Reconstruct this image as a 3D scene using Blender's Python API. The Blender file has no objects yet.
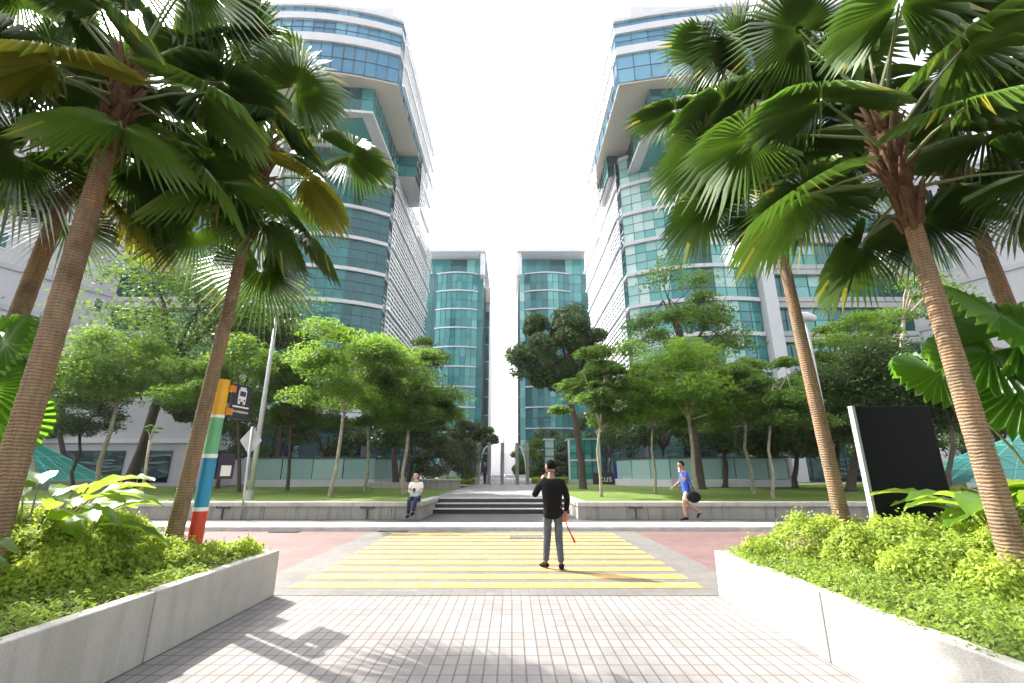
import bpy, bmesh, math, random
import numpy as np
from mathutils import Vector, Matrix
random.seed(7); RNG = np.random.default_rng(7)
R = math.radians
sc = bpy.context.scene
COL = sc.collection
# ------------------------------------------------------------------ camera
PITCH = R(16); FPX = 455.0; EYE = 1.55
cam = bpy.data.cameras.new('camera'); camo = bpy.data.objects.new('camera', cam); COL.objects.link(camo)
camo.location = (0, 0, EYE); camo.rotation_euler = (R(90) + PITCH, 0, 0)
cam.sensor_width = 36; cam.lens = 36 * FPX / 1024; cam.clip_start = 0.05; cam.clip_end = 3000
sc.camera = camo
def at(u, v, Y):                                    # a point at distance Y in front of the camera
    a = (u - 512) / FPX; t = (341.5 - v) / FPX
    b = math.cos(PITCH) - t * math.sin(PITCH); c = math.sin(PITCH) + t * math.cos(PITCH)
    k = Y / b
    return Vector((a * k, Y, EYE + c * k))
# ------------------------------------------------------------------ light
SUN_EL, SUN_AZ = R(44), math.atan2(-0.81, 0.59)     # azimuth measured from +Y towards +X
w = bpy.data.worlds.new('World'); sc.world = w; w.use_nodes = True
nt = w.node_tree; nt.nodes.clear()
out = nt.nodes.new('ShaderNodeOutputWorld'); bg = nt.nodes.new('ShaderNodeBackground')
sky = nt.nodes.new('ShaderNodeTexSky'); sky.sky_type = 'NISHITA'; sky.sun_disc = False
sky.sun_elevation = SUN_EL; sky.sun_rotation = SUN_AZ
sky.air_density = 1.0; sky.dust_density = 6.0; sky.ozone_density = 1.0
hs = nt.nodes.new('ShaderNodeHueSaturation'); hs.inputs['Saturation'].default_value = 0.2; hs.inputs['Value'].default_value = 1.5
nt.links.new(sky.outputs[0], hs.inputs['Color']); nt.links.new(hs.outputs[0], bg.inputs['Color'])
bg.inputs['Strength'].default_value = 0.15
nt.links.new(bg.outputs[0], out.inputs['Surface'])
sd = bpy.data.lights.new('sun', 'SUN'); sd.energy = 3.7; sd.angle = R(0.53); sd.color = (1.0, 0.95, 0.86)
so = bpy.data.objects.new('sun', sd); COL.objects.link(so)
sdir = Vector((math.sin(SUN_AZ) * math.cos(SUN_EL), math.cos(SUN_AZ) * math.cos(SUN_EL), math.sin(SUN_EL)))
so.rotation_euler = sdir.to_track_quat('Z', 'Y').to_euler(); so.location = (-30, 20, 40)
sc.view_settings.view_transform = 'Standard'; sc.view_settings.look = 'None'
sc.view_settings.exposure = 1.55; sc.view_settings.gamma = 1.0
sc.cycles.use_denoising = True
sc.cycles.max_bounces = 6; sc.cycles.transparent_max_bounces = 6
sc.cycles.diffuse_bounces = 3; sc.cycles.glossy_bounces = 3; sc.cycles.transmission_bounces = 4
sc.cycles.caustics_reflective = False; sc.cycles.caustics_refractive = False
# ------------------------------------------------------------------ materials
def new_mat(name):
    m = bpy.data.materials.new(name); m.use_nodes = True
    t = m.node_tree; t.nodes.clear()
    o = t.nodes.new('ShaderNodeOutputMaterial')
    return m, t, o
def N(t, typ, **kw):
    n = t.nodes.new(typ)
    for k, v in kw.items(): setattr(n, k, v)
    return n
def ramp(t, fac, stops):
    r = N(t, 'ShaderNodeValToRGB')
    el = r.color_ramp.elements
    while len(el) > 1: el.remove(el[-1])
    el[0].position = stops[0][0]; el[0].color = (*stops[0][1], 1)
    for p, c in stops[1:]:
        e = el.new(p); e.color = (*c, 1)
    t.links.new(fac, r.inputs[0]); return r.outputs[0]
def noise(t, scale, detail=4, coord='Object', rough=0.6, stretch=None):
    tc = N(t, 'ShaderNodeTexCoord'); n = N(t, 'ShaderNodeTexNoise')
    n.inputs['Scale'].default_value = scale; n.inputs['Detail'].default_value = detail; n.inputs['Roughness'].default_value = rough
    src = tc.outputs[coord]
    if stretch:
        mp = N(t, 'ShaderNodeMapping'); mp.inputs['Scale'].default_value = stretch; t.links.new(src, mp.inputs[0]); src = mp.outputs[0]
    t.links.new(src, n.inputs['Vector']); return n.outputs['Fac']
def bump(t, height, strength=0.3, dist=0.02):
    b = N(t, 'ShaderNodeBump'); b.inputs['Strength'].default_value = strength; b.inputs['Distance'].default_value = dist
    t.links.new(height, b.inputs['Height']); return b.outputs[0]
def mixc(t, fac, a, b, blend='MIX'):
    m = N(t, 'ShaderNodeMix', data_type='RGBA', blend_type=blend)
    if isinstance(fac, float): m.inputs[0].default_value = fac
    else: t.links.new(fac, m.inputs[0])
    for i, x in ((6, a), (7, b)):
        if isinstance(x, tuple): m.inputs[i].default_value = (*x, 1)
        else: t.links.new(x, m.inputs[i])
    return m.outputs[2]
def principled(t, o, color, rough=0.6, metal=0.0, ior=1.5, normal=None):
    p = N(t, 'ShaderNodeBsdfPrincipled')
    if isinstance(color, tuple): p.inputs['Base Color'].default_value = (*color, 1)
    else: t.links.new(color, p.inputs['Base Color'])
    p.inputs['Roughness'].default_value = rough; p.inputs['Metallic'].default_value = metal; p.inputs['IOR'].default_value = ior
    if normal is not None: t.links.new(normal, p.inputs['Normal'])
    t.links.new(p.outputs[0], o.inputs[0]); return p
def plain(name, c, rough=0.55, metal=0.0, var=0.18, scale=3.0, bumpy=0.0, spec=1.5):
    m, t, o = new_mat(name)
    n = noise(t, scale, 5)
    a = tuple(max(0, x * (1 - var)) for x in c); b = tuple(min(1, x * (1 + var)) for x in c)
    colr = ramp(t, n, [(0.3, a), (0.7, b)])
    nm = bump(t, noise(t, scale * 14, 3), bumpy, 0.01) if bumpy else None
    principled(t, o, colr, rough, metal, spec, nm); return m
def leafmat(name, dark, light, trans, tfac=0.45, rough=0.62, spot=None):
    m, t, o = new_mat(name)
    at_ = N(t, 'ShaderNodeAttribute', attribute_name='rnd')
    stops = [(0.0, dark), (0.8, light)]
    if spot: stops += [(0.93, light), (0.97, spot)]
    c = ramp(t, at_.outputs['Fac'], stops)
    tr = ramp(t, at_.outputs['Fac'], [(0.0, tuple(x * 0.75 for x in trans)), (0.85, trans)] + ([(0.97, tuple(min(1, x * 2.2) for x in spot))] if spot else []))
    p = N(t, 'ShaderNodeBsdfPrincipled'); t.links.new(c, p.inputs['Base Color']); p.inputs['Roughness'].default_value = rough
    tb = N(t, 'ShaderNodeBsdfTranslucent'); t.links.new(tr, tb.inputs['Color'])
    mx = N(t, 'ShaderNodeMixShader'); mx.inputs[0].default_value = tfac
    t.links.new(p.outputs[0], mx.inputs[1]); t.links.new(tb.outputs[0], mx.inputs[2]); t.links.new(mx.outputs[0], o.inputs[0])
    return m
def glassmat(name, stops, rough=0.03, ior=1.75, tint=(0.55, 0.9, 0.92)):
    m, t, o = new_mat(name)
    at_ = N(t, 'ShaderNodeAttribute', attribute_name='rnd')
    c = ramp(t, at_.outputs['Fac'], stops)
    nm = bump(t, noise(t, 0.5, 2, stretch=(.6, .6, 2.2)), 0.55, 0.08)
    p = principled(t, o, c, rough, 0.0, ior, nm); p.inputs['Specular Tint'].default_value = (*tint, 1); return m
def pavers(name, c1, c2, mortar, bw, bh, offset=0.5, rot=0.0, msize=0.008, stain=0.34):
    m, t, o = new_mat(name)
    tc = N(t, 'ShaderNodeTexCoord'); mp = N(t, 'ShaderNodeMapping'); mp.inputs['Rotation'].default_value = (0, 0, rot)
    t.links.new(tc.outputs['Object'], mp.inputs[0])
    b = N(t, 'ShaderNodeTexBrick'); b.offset = offset
    b.inputs['Scale'].default_value = 1.0; b.inputs['Brick Width'].default_value = bw; b.inputs['Row Height'].default_value = bh
    b.inputs['Mortar Size'].default_value = msize; b.inputs['Mortar Smooth'].default_value = 0.3; b.inputs['Bias'].default_value = 0.0
    b.inputs['Color1'].default_value = (*c1, 1); b.inputs['Color2'].default_value = (*c2, 1); b.inputs['Mortar'].default_value = (*mortar, 1)
    t.links.new(mp.outputs[0], b.inputs['Vector'])
    st = ramp(t, noise(t, 0.7, 6, rough=0.7), [(0.3, (1 - stain,) * 3), (0.65, (1, 1, 1))])
    st2 = ramp(t, noise(t, 60, 2), [(0.3, (0.88,) * 3), (0.7, (1, 1, 1))])
    c = mixc(t, 1.0, b.outputs['Color'], st, 'MULTIPLY'); c = mixc(t, 1.0, c, st2, 'MULTIPLY')
    inv = N(t, 'ShaderNodeMath', operation='SUBTRACT'); inv.inputs[0].default_value = 1.0; t.links.new(b.outputs['Fac'], inv.inputs[1])
    principled(t, o, c, 0.75, 0, 1.45, bump(t, inv.outputs[0], 0.5, 0.006)); return m
M = {}
M['paver'] = pavers('grey_pink_pavers', (0.29, 0.27, 0.265), (0.235, 0.22, 0.215), (0.12, 0.112, 0.11), 0.2, 0.115, 0.0, R(90))
M['cross'] = pavers('crossing_pavers', (0.17, 0.16, 0.148), (0.14, 0.13, 0.12), (0.14, 0.13, 0.12), 0.2, 0.115, 0.0, R(90))
M['red'] = pavers('red_pavers', (0.19, 0.112, 0.104), (0.15, 0.088, 0.082), (0.14, 0.09, 0.085), 0.21, 0.11, 0.5, 0)
M['plaza'] = pavers('plaza_pavers', (0.34, 0.33, 0.34), (0.29, 0.285, 0.29), (0.16, 0.16, 0.16), 0.6, 0.3, 0.5, 0)
M['edge'] = plain('pale_pavement_edge', (0.55, 0.55, 0.55), 0.8, scale=2)
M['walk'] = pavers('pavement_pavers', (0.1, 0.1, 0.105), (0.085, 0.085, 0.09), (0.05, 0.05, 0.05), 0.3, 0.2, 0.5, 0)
M['ground'] = plain('bare_ground', (0.22, 0.21, 0.2), 0.9, scale=0.3)
M['kerb'] = plain('kerb_concrete', (0.5, 0.49, 0.47), 0.8, scale=4, bumpy=0.2)
def concrete(name, c, speck=0.25, streak=0.25):
    m, t, o = new_mat(name)
    fine = ramp(t, noise(t, 130, 2), [(0.35, (1 - speck,) * 3), (0.62, (1, 1, 1))])
    big = ramp(t, noise(t, 1.3, 6, rough=0.7), [(0.3, tuple(x * 0.8 for x in c)), (0.7, c)])
    drip = ramp(t, noise(t, 2.2, 5, stretch=(3, 3, 0.35)), [(0.36, (1 - streak, 1 - streak, 1 - streak * 1.1)), (0.52, (1, 1, 1))])
    cc = mixc(t, 1.0, mixc(t, 1.0, big, fine, 'MULTIPLY'), drip, 'MULTIPLY')
    principled(t, o, cc, 0.85, 0, 1.45, bump(t, noise(t, 130, 2), 0.25, 0.004)); return m
M['planter'] = concrete('pebble_washed_concrete', (0.55, 0.53, 0.49), 0.3, 0.15)
M['wall'] = concrete('weathered_concrete', (0.38, 0.36, 0.325), 0.2, 0.3)
M['cap'] = concrete('coping_concrete', (0.5, 0.48, 0.44), 0.15, 0.2)
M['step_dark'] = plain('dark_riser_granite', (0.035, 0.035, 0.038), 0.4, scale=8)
M['step_nose'] = plain('pale_step_nosing', (0.42, 0.41, 0.4), 0.7, scale=8)
M['soil'] = plain('planter_soil', (0.05, 0.035, 0.025), 0.95, scale=10, bumpy=0.6)
def stripe_mat():
    m, t, o = new_mat('worn_yellow_paint')
    tc = N(t, 'ShaderNodeTexCoord'); mp = N(t, 'ShaderNodeMapping'); mp.inputs['Rotation'].default_value = (0, 0, R(90))
    t.links.new(tc.outputs['Object'], mp.inputs[0])
    b = N(t, 'ShaderNodeTexBrick'); b.inputs['Scale'].default_value = 1; b.inputs['Brick Width'].default_value = 0.21; b.inputs['Row Height'].default_value = 0.115
    b.inputs['Mortar Size'].default_value = 0.007; b.inputs['Color1'].default_value = (0.5, 0.28, 0.02, 1); b.inputs['Color2'].default_value = (0.44, 0.25, 0.02, 1); b.inputs['Mortar'].default_value = (0.3, 0.2, 0.06, 1)
    t.links.new(mp.outputs[0], b.inputs['Vector'])
    f = ramp(t, noise(t, 5, 8, rough=0.75), [(0.46, (0.05, 0.05, 0.05)), (0.7, (0.6, 0.6, 0.6))])
    sep = N(t, 'ShaderNodeSeparateColor'); t.links.new(f, sep.inputs[0])
    c = mixc(t, sep.outputs[0], b.outputs['Color'], (0.36, 0.33, 0.28))
    principled(t, o, c, 0.65); return m
M['stripe'] = stripe_mat()
def grass_mat():
    m, t, o = new_mat('lawn_grass')
    c = ramp(t, noise(t, 0.9, 6), [(0.3, (0.12, 0.19, 0.03)), (0.7, (0.2, 0.3, 0.05))])
    f = ramp(t, noise(t, 45, 3), [(0.3, (0.6, 0.6, 0.6)), (0.7, (1.1, 1.1, 1.0))])
    principled(t, o, mixc(t, 1.0, c, f, 'MULTIPLY'), 0.8, 0, 1.4, bump(t, noise(t, 60, 3), 0.7, 0.05)); return m
M['grass'] = grass_mat()
M['palm_leaf'] = leafmat('fan_palm_frond', (0.02, 0.046, 0.011), (0.10, 0.185, 0.025), (0.2, 0.38, 0.03), 0.24, 0.33, (0.28, 0.27, 0.03))
M['petiole'] = plain('palm_leaf_stalk', (0.16, 0.19, 0.07), 0.4, scale=5)
def trunk_mat():
    m, t, o = new_mat('ringed_palm_trunk')
    rings = N(t, 'ShaderNodeTexWave'); rings.wave_type = 'BANDS'; rings.bands_direction = 'Z'
    rings.inputs['Scale'].default_value = 10.0; rings.inputs['Distortion'].default_value = 4.5; rings.inputs['Detail'].default_value = 4; rings.inputs['Detail Scale'].default_value = 1.2; rings.inputs['Detail Roughness'].default_value = 0.65
    tc = N(t, 'ShaderNodeTexCoord'); t.links.new(tc.outputs['Object'], rings.inputs['Vector'])
    base = ramp(t, noise(t, 2.2, 5), [(0.3, (0.17, 0.11, 0.07)), (0.5, (0.27, 0.19, 0.12)), (0.72, (0.33, 0.17, 0.08))])
    rg = ramp(t, rings.outputs['Fac'], [(0.0, (0.62, 0.6, 0.58)), (0.3, (1, 1, 1)), (1.0, (1.12, 1.1, 1.08))])
    fb = ramp(t, noise(t, 40, 3, stretch=(1, 1, 0.12)), [(0.35, (0.75,) * 3), (0.65, (1.08,) * 3)])
    c = mixc(t, 1.0, mixc(t, 1.0, base, rg, 'MULTIPLY'), fb, 'MULTIPLY')
    principled(t, o, c, 0.85, 0, 1.4, bump(t, rings.outputs['Fac'], 0.5, 0.012)); return m
M['palm_trunk'] = trunk_mat()
M['husk'] = plain('palm_husk_fibre', (0.13, 0.065, 0.03), 0.9, var=0.5, scale=14, bumpy=0.5)
M['bark_dark'] = plain('dark_bark', (0.075, 0.058, 0.045), 0.9, var=0.35, scale=6, bumpy=0.5)
M['bark_pale'] = plain('pale_bark', (0.33, 0.29, 0.22), 0.9, var=0.3, scale=5, bumpy=0.4)
M['leaf_bright'] = leafmat('fresh_layered_leaf', (0.05, 0.115, 0.015), (0.12, 0.23, 0.025), (0.3, 0.5, 0.045), 0.4)
M['leaf_mid'] = leafmat('mid_green_leaf', (0.04, 0.09, 0.016), (0.09, 0.17, 0.03), (0.22, 0.38, 0.045), 0.4)
M['leaf_dark'] = leafmat('dark_glossy_leaf', (0.025, 0.055, 0.015), (0.065, 0.11, 0.03), (0.13, 0.23, 0.035), 0.3, 0.38)
M['leaf_grey'] = leafmat('grey_green_leaf', (0.05, 0.075, 0.035), (0.11, 0.14, 0.065), (0.16, 0.22, 0.07), 0.35)
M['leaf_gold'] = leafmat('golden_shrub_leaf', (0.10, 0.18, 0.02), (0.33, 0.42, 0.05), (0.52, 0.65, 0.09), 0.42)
M['leaf_cover'] = leafmat('ground_cover_leaf', (0.07, 0.14, 0.022), (0.22, 0.32, 0.045), (0.42, 0.55, 0.08), 0.42)
M['leaf_big'] = leafmat('broad_paddle_leaf', (0.07, 0.15, 0.02), (0.13, 0.24, 0.03), (0.42, 0.6, 0.06), 0.5, 0.28)
M['leaf_fan'] = leafmat('round_fan_leaf', (0.05, 0.14, 0.016), (0.09, 0.22, 0.025), (0.26, 0.52, 0.04), 0.5, 0.3)
TEAL = [(0.0, (0.002, 0.022, 0.03)), (0.3, (0.008, 0.075, 0.085)), (0.5, (0.02, 0.15, 0.16)), (0.68, (0.06, 0.26, 0.26)), (0.82, (0.14, 0.38, 0.36)), (0.95, (0.5, 0.64, 0.6))]
BLUE = [(0.0, (0.03, 0.11, 0.2)), (0.5, (0.06, 0.2, 0.33)), (1.0, (0.16, 0.36, 0.5))]
DARK = [(0.0, (0.003, 0.008, 0.01)), (0.6, (0.01, 0.03, 0.035)), (1.0, (0.06, 0.12, 0.12))]
PALE = [(0.0, (0.25, 0.4, 0.39)), (1.0, (0.42, 0.56, 0.54))]
M['teal'] = glassmat('teal_curtain_glass', TEAL); M['blue'] = glassmat('blue_curtain_glass', BLUE, tint=(.6, .85, 1))
M['dark_glass'] = glassmat('dark_ground_floor_glass', DARK); M['pale_glass'] = glassmat('frosted_balustrade_glass', PALE, 0.2, 1.5)
M['green_glass'] = glassmat('sea_green_glass', [(0.0, (0.02, 0.2, 0.17)), (1.0, (0.1, 0.42, 0.37))], 0.06, 1.7)
M['panel'] = plain('grey_aluminium_panel', (0.42, 0.43, 0.45), 0.4, 0.0, 0.06, 0.6)
M['panel_white'] = plain('white_aluminium_panel', (0.58, 0.59, 0.62), 0.4, 0.0, 0.05, 0.6)
M['lilac'] = plain('pale_lilac_wall', (0.5, 0.5, 0.54), 0.7, 0, 0.06, 0.4)
M['soffit'] = plain('beige_soffit_panel', (0.55, 0.51, 0.45), 0.6, 0, 0.05, 0.4)
M['mullion'] = plain('dark_mullion', (0.05, 0.07, 0.08), 0.4, 0.2, 0.05, 2)
M['screen'] = plain('white_sunshade_metal', (0.75, 0.75, 0.77), 0.4, 0.0, 0.04, 1)
M['steel'] = plain('galvanised_steel', (0.4, 0.41, 0.41), 0.45, 0.4, 0.1, 3)
M['white'] = plain('white_paint', (0.78, 0.78, 0.77), 0.5, 0, 0.04, 3)
M['black'] = plain('black_panel', (0.006, 0.007, 0.009), 0.5, 0, 0.1, 2, 0, 1.25)
M['navy'] = plain('navy_sign_face', (0.035, 0.03, 0.06), 0.45, 0, 0.1, 3)
M['yellow'] = plain('yellow_paint', (0.72, 0.4, 0.02), 0.45, 0, 0.08, 4); M['green'] = plain('green_paint', (0.13, 0.42, 0.2), 0.45, 0, 0.08, 4)
M['bluep'] = plain('blue_paint', (0.02, 0.24, 0.42), 0.45, 0, 0.08, 4); M['redp'] = plain('red_paint', (0.55, 0.05, 0.02), 0.45, 0, 0.08, 4)
M['orange'] = plain('orange_bracket', (0.6, 0.22, 0.02), 0.5, 0, 0.1, 4)
M['royal'] = plain('royal_blue_sign', (0.03, 0.03, 0.3), 0.4, 0, 0.1, 3)
M['asphalt'] = plain('dark_iron', (0.05, 0.05, 0.05), 0.8, 0, 0.2, 10)
M['tyre'] = plain('tyre_rubber', (0.02, 0.02, 0.02), 0.8)
# ------------------------------------------------------------------ mesh helpers
class MB:
    def __init__(s): s.v = []; s.f = []; s.r = []; s.m = []
    def face(s, pts, rnd=0.5, mi=0):
        b = len(s.v); s.v += [tuple(p) for p in pts]; s.f.append(tuple(range(b, b + len(pts)))); s.r.append(rnd); s.m.append(mi)
    def box(s, c, d, rz=0.0, rnd=0.5, mi=0, bev=0.0):
        cx, cy, cz = c; x, y, z = d[0] / 2, d[1] / 2, d[2] / 2
        co, si = math.cos(rz), math.sin(rz)
        def P(a, b_, e): return (cx + a * co - b_ * si, cy + a * si + b_ * co, cz + e)
        b = len(s.v)
        s.v += [P(-x, -y, -z), P(x, -y, -z), P(x, y, -z), P(-x, y, -z), P(-x, -y, z), P(x, -y, z), P(x, y, z), P(-x, y, z)]
        for q in ((0, 3, 2, 1), (4, 5, 6, 7), (0, 1, 5, 4), (1, 2, 6, 5), (2, 3, 7, 6), (3, 0, 4, 7)):
            s.f.append(tuple(b + i for i in q)); s.r.append(rnd); s.m.append(mi)
        return s
    def seg(s, a, c, wd, h, mi=0, rnd=0.5):           # horizontal beam between two points
        a = Vector(a); c = Vector(c); d = c - a; L = math.hypot(d.x, d.y); rz = math.atan2(d.y, d.x)
        return s.box(((a.x + c.x) / 2, (a.y + c.y) / 2, (a.z + c.z) / 2), (L, wd, h), rz, rnd, mi)
    def tube(s, pts, rad, n=8, mi=0, cap=True, rnd=0.5):
        pts = [Vector(p) for p in pts]
        if not hasattr(rad, '__len__'): rad = [rad] * len(pts)
        b = len(s.v); up = Vector((0.13, 0.99, 0.05))
        prev = None
        for i, p in enumerate(pts):
            d = (pts[min(i + 1, len(pts) - 1)] - pts[max(i - 1, 0)])
            if d.length < 1e-9: d = Vector((0, 0, 1))
            d.normalize()
            if prev is None:
                u = d.cross(up)
                if u.length < 0.05: u = d.cross(Vector((1, 0, 0)))
            else: u = prev - d * prev.dot(d)
            u.normalize(); v = d.cross(u); prev = u
            for k in range(n):
                a = 2 * math.pi * k / n
                s.v.append(tuple(p + (u * math.cos(a) + v * math.sin(a)) * rad[i]))
        for i in range(len(pts) - 1):
            for k in range(n):
                k2 = (k + 1) % n
                s.f.append((b + i * n + k, b + i * n + k2, b + (i + 1) * n + k2, b + (i + 1) * n + k)); s.r.append(rnd); s.m.append(mi)
        if cap:
            s.f.append(tuple(b + k for k in reversed(range(n)))); s.r.append(rnd); s.m.append(mi)
            e = b + (len(pts) - 1) * n
            s.f.append(tuple(e + k for k in range(n))); s.r.append(rnd); s.m.append(mi)
        return s
    def prism(s, poly, z0, z1, mi=0, rnd=0.5):        # poly in XY, counter-clockwise
        b = len(s.v); n = len(poly)
        s.v += [(p[0], p[1], z0) for p in poly] + [(p[0], p[1], z1) for p in poly]
        s.f.append(tuple(b + i for i in reversed(range(n)))); s.f.append(tuple(b + n + i for i in range(n)))
        for i in range(n):
            j = (i + 1) % n; s.f.append((b + i, b + j, b + n + j, b + n + i))
        s.r += [rnd] * (n + 2); s.m += [mi] * (n + 2); return s
    def build(s, name, mats, parent=None, smooth=False, bevel=0.0):
        me = bpy.data.meshes.new(name); me.from_pydata(s.v, [], s.f)
        if not isinstance(mats, (list, tuple)): mats = [mats]
        for m in mats: me.materials.append(m)
        a = me.attributes.new('rnd', 'FLOAT', 'FACE'); a.data.foreach_set('value', np.array(s.r, dtype=np.float32))
        me.polygons.foreach_set('material_index', np.array(s.m, dtype=np.int32))
        if smooth: me.polygons.foreach_set('use_smooth', np.ones(len(s.f), dtype=bool))
        me.update()
        o = bpy.data.objects.new(name, me); COL.objects.link(o)
        if parent is not None: o.parent = parent
        if bevel:
            md = o.modifiers.new('bevel', 'BEVEL'); md.width = bevel; md.segments = 2; md.limit_method = 'ANGLE'
        return o
def tag(o, label=None, cat=None, group=None, kind=None):
    if label: o['label'] = label
    if cat: o['category'] = cat
    if group: o['group'] = group
    if kind: o['kind'] = kind
    return o
def thing(name, label, cat, loc=(0, 0, 0), rz=0.0, group=None):
    o = bpy.data.objects.new(name, None); COL.objects.link(o); o.location = loc; o.rotation_euler = (0, 0, rz); o.empty_display_size = 0.2
    return tag(o, label, cat, group)
def structure(name, mb, m, **kw):
    o = mb.build(name, m, **kw); o['kind'] = 'structure'; return o
def clone(o, parent=None):
    c = o.copy(); COL.objects.link(c)
    if parent is not None: c.parent = parent
    for ch in list(o.children): clone(ch, c)
    return c
def leaves(name, pos, nrm, size, aspect, mat, parent=None, fold=True, jitter=0.25, rbase=None):
    """one leaf-shaped quad (pointed rhombus) per position, as one mesh"""
    n = len(pos); pos = np.asarray(pos, dtype=np.float64); nrm = np.asarray(nrm, dtype=np.float64)
    nrm /= np.linalg.norm(nrm, axis=1, keepdims=True) + 1e-9
    d = RNG.normal(size=(n, 3)); d -= nrm * (d * nrm).sum(1, keepdims=True); d /= np.linalg.norm(d, axis=1, keepdims=True) + 1e-9
    t = np.cross(nrm, d); L = size * (1 + jitter * RNG.uniform(-1, 1, n))[:, None]
    W = L * aspect
    V = np.empty((n, 4, 3)); V[:, 0] = pos - d * L * 0.5; V[:, 1] = pos + t * W * 0.5 + nrm * W * 0.15 - d * L * 0.05
    V[:, 2] = pos + d * L * 0.5 - nrm * L * 0.08; V[:, 3] = pos - t * W * 0.5 + nrm * W * 0.15 - d * L * 0.05
    me = bpy.data.meshes.new(name); me.vertices.add(n * 4); me.vertices.foreach_set('co', V.reshape(-1).astype(np.float32))
    me.loops.add(n * 4); me.loops.foreach_set('vertex_index', np.arange(n * 4, dtype=np.int32))
    me.polygons.add(n); me.polygons.foreach_set('loop_start', np.arange(n, dtype=np.int32) * 4)
    try: me.polygons.foreach_set('loop_total', np.full(n, 4, dtype=np.int32))
    except Exception: pass
    me.update(calc_edges=True); me.materials.append(mat)
    a = me.attributes.new('rnd', 'FLOAT', 'FACE')
    r = RNG.uniform(0, 1, n) if rbase is None else np.clip(np.asarray(rbase) + RNG.normal(0, 0.16, n), 0, 1)
    a.data.foreach_set('value', r.astype(np.float32))
    o = bpy.data.objects.new(name, me); COL.objects.link(o)
    if parent is not None: o.parent = parent
    return o
# ------------------------------------------------------------------ ground
def sheet(x0, x1, y0, y1, z):
    b = MB(); b.face([(x0, y0, z), (x1, y0, z), (x1, y1, z), (x0, y1, z)]); return b
structure('ground', sheet(-900, 900, -300, 1500, -0.03), M['ground'])
structure('walkway', sheet(-30, 30, -20, 6.6, 0.0), M['paver'])
structure('road', sheet(-80, 80, 6.6, 13.35, -0.004), M['red'])
structure('crossing_bed', sheet(-3.75, 3.3, 6.602, 13.3, 0.004), M['cross'])
b = MB()
for k in range(11):
    y = 7.0 + k * 0.555
    b.face([(-3.12, y, 0.009), (2.66, y, 0.009), (2.66, y + 0.31, 0.009), (-3.12, y + 0.31, 0.009)])
structure('crossing_stripes', b, M['stripe'])
b = MB(); b.box((0, 13.43, 0.045), (160, 0.16, 0.13)); structure('kerb', b, M['kerb'], bevel=0.015)
b = MB(); b.box((0, 13.96, 0.02), (160, 0.9, 0.2)); structure('pavement_edge', b, M['edge'])
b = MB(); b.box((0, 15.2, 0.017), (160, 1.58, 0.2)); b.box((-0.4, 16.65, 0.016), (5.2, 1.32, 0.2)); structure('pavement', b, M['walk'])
# steps up to the plaza
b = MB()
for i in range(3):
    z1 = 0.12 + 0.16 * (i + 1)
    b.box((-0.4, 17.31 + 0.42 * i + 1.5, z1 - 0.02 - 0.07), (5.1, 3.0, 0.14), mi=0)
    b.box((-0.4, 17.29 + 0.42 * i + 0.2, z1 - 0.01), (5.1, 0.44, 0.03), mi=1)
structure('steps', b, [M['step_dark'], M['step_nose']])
b = MB(); b.box((-0.43, 26.2, 0.30), (5.3, 15.68, 0.6 - 0.003)); b.box((-0.4, 42, 0.30), (16, 15.9, 0.6 - 0.003)); structure('plaza', b, M['plaza'])
b = MB(); b.box((0, 90, 0.2), (160, 80, 0.6)); structure('far_paving', b, M['plaza'])
# lawns: gently mounded sheets behind the low walls
def lawn(x0, x1, y0, y1, seed, amp, cut=None):
    rs = np.random.default_rng(seed); nx, ny = 90, 60; b = MB(); hs_ = []
    bl = [(rs.uniform(x0, x1), rs.uniform(y0 + 4, y1), rs.uniform(3, 7), rs.uniform(0.3, 1) * amp) for _ in range(8)]
    def h(x, y):
        e = min(1, max(0, (y - y0) / 2.5)) * min(1, max(0, min(x - x0, x1 - x) / 1.5))
        return 0.57 + e * sum(a * math.exp(-((x - cx) ** 2 + (y - cy) ** 2) / r_ / r_) for cx, cy, r_, a in bl)
    for j in range(ny + 1):
        for i in range(nx + 1):
            x = x0 + (x1 - x0) * i / nx; y = y0 + (y1 - y0) * (j / ny) ** 1.3
            b.v.append((x, y, h(x, y)))
    for j in range(ny):
        for i in range(nx):
            k = j * (nx + 1) + i; b.f.append((k, k + 1, k + nx + 2, k + nx + 1)); b.r.append(0.5); b.m.append(0)
    return b
structure('lawn', lawn(-70, -2.95, 15.4, 33, 3, 0.16), M['grass'], smooth=True)
structure('lawn', lawn(2.2, 70, 15.4, 40, 5, 0.16), M['grass'], smooth=True)
# low retaining walls with coping
def low_wall(label, xa, xb, xr, side):
    t = thing('low_wall', label, 'wall', (0, 0, 0))
    b = MB(); b.box(((xa + xb) / 2, 15.37, 0.30), (abs(xb - xa), 0.24, 0.40)); b.build('wall_body', M['wall'], t)
    b = MB(); b.box(((xa + xb) / 2, 15.36, 0.57), (abs(xb - xa) + 0.04, 0.34, 0.135)); b.build('coping', M['cap'], t, bevel=0.012)
    xe = xr
    b = MB(); b.seg((xe, 15.5, 0.30), (xe - 0.05 * side, 18.3, 0.30), 0.24, 0.40); b.build('wall_return', M['wall'], t)
    b = MB(); b.seg((xe, 15.54, 0.573), (xe - 0.05 * side, 18.7, 0.573), 0.34, 0.135); b.build('return_coping', M['cap'], t, bevel=0.012)
    for x in np.arange(min(xa, xb) + 2.2, max(xa, xb), 4.0):
        b = MB(); b.box((x, 15.247, 0.30), (0.012, 0.01, 0.38)); b.build('joint', M['asphalt'], t)
    return t
low_wall('long low concrete wall left of the steps with woman sitting on its end', -70, -2.86, -2.98, -1)
low_wall('long low concrete wall right of the steps behind the man in blue', 2.08, 70, 2.2, 1)
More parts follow.
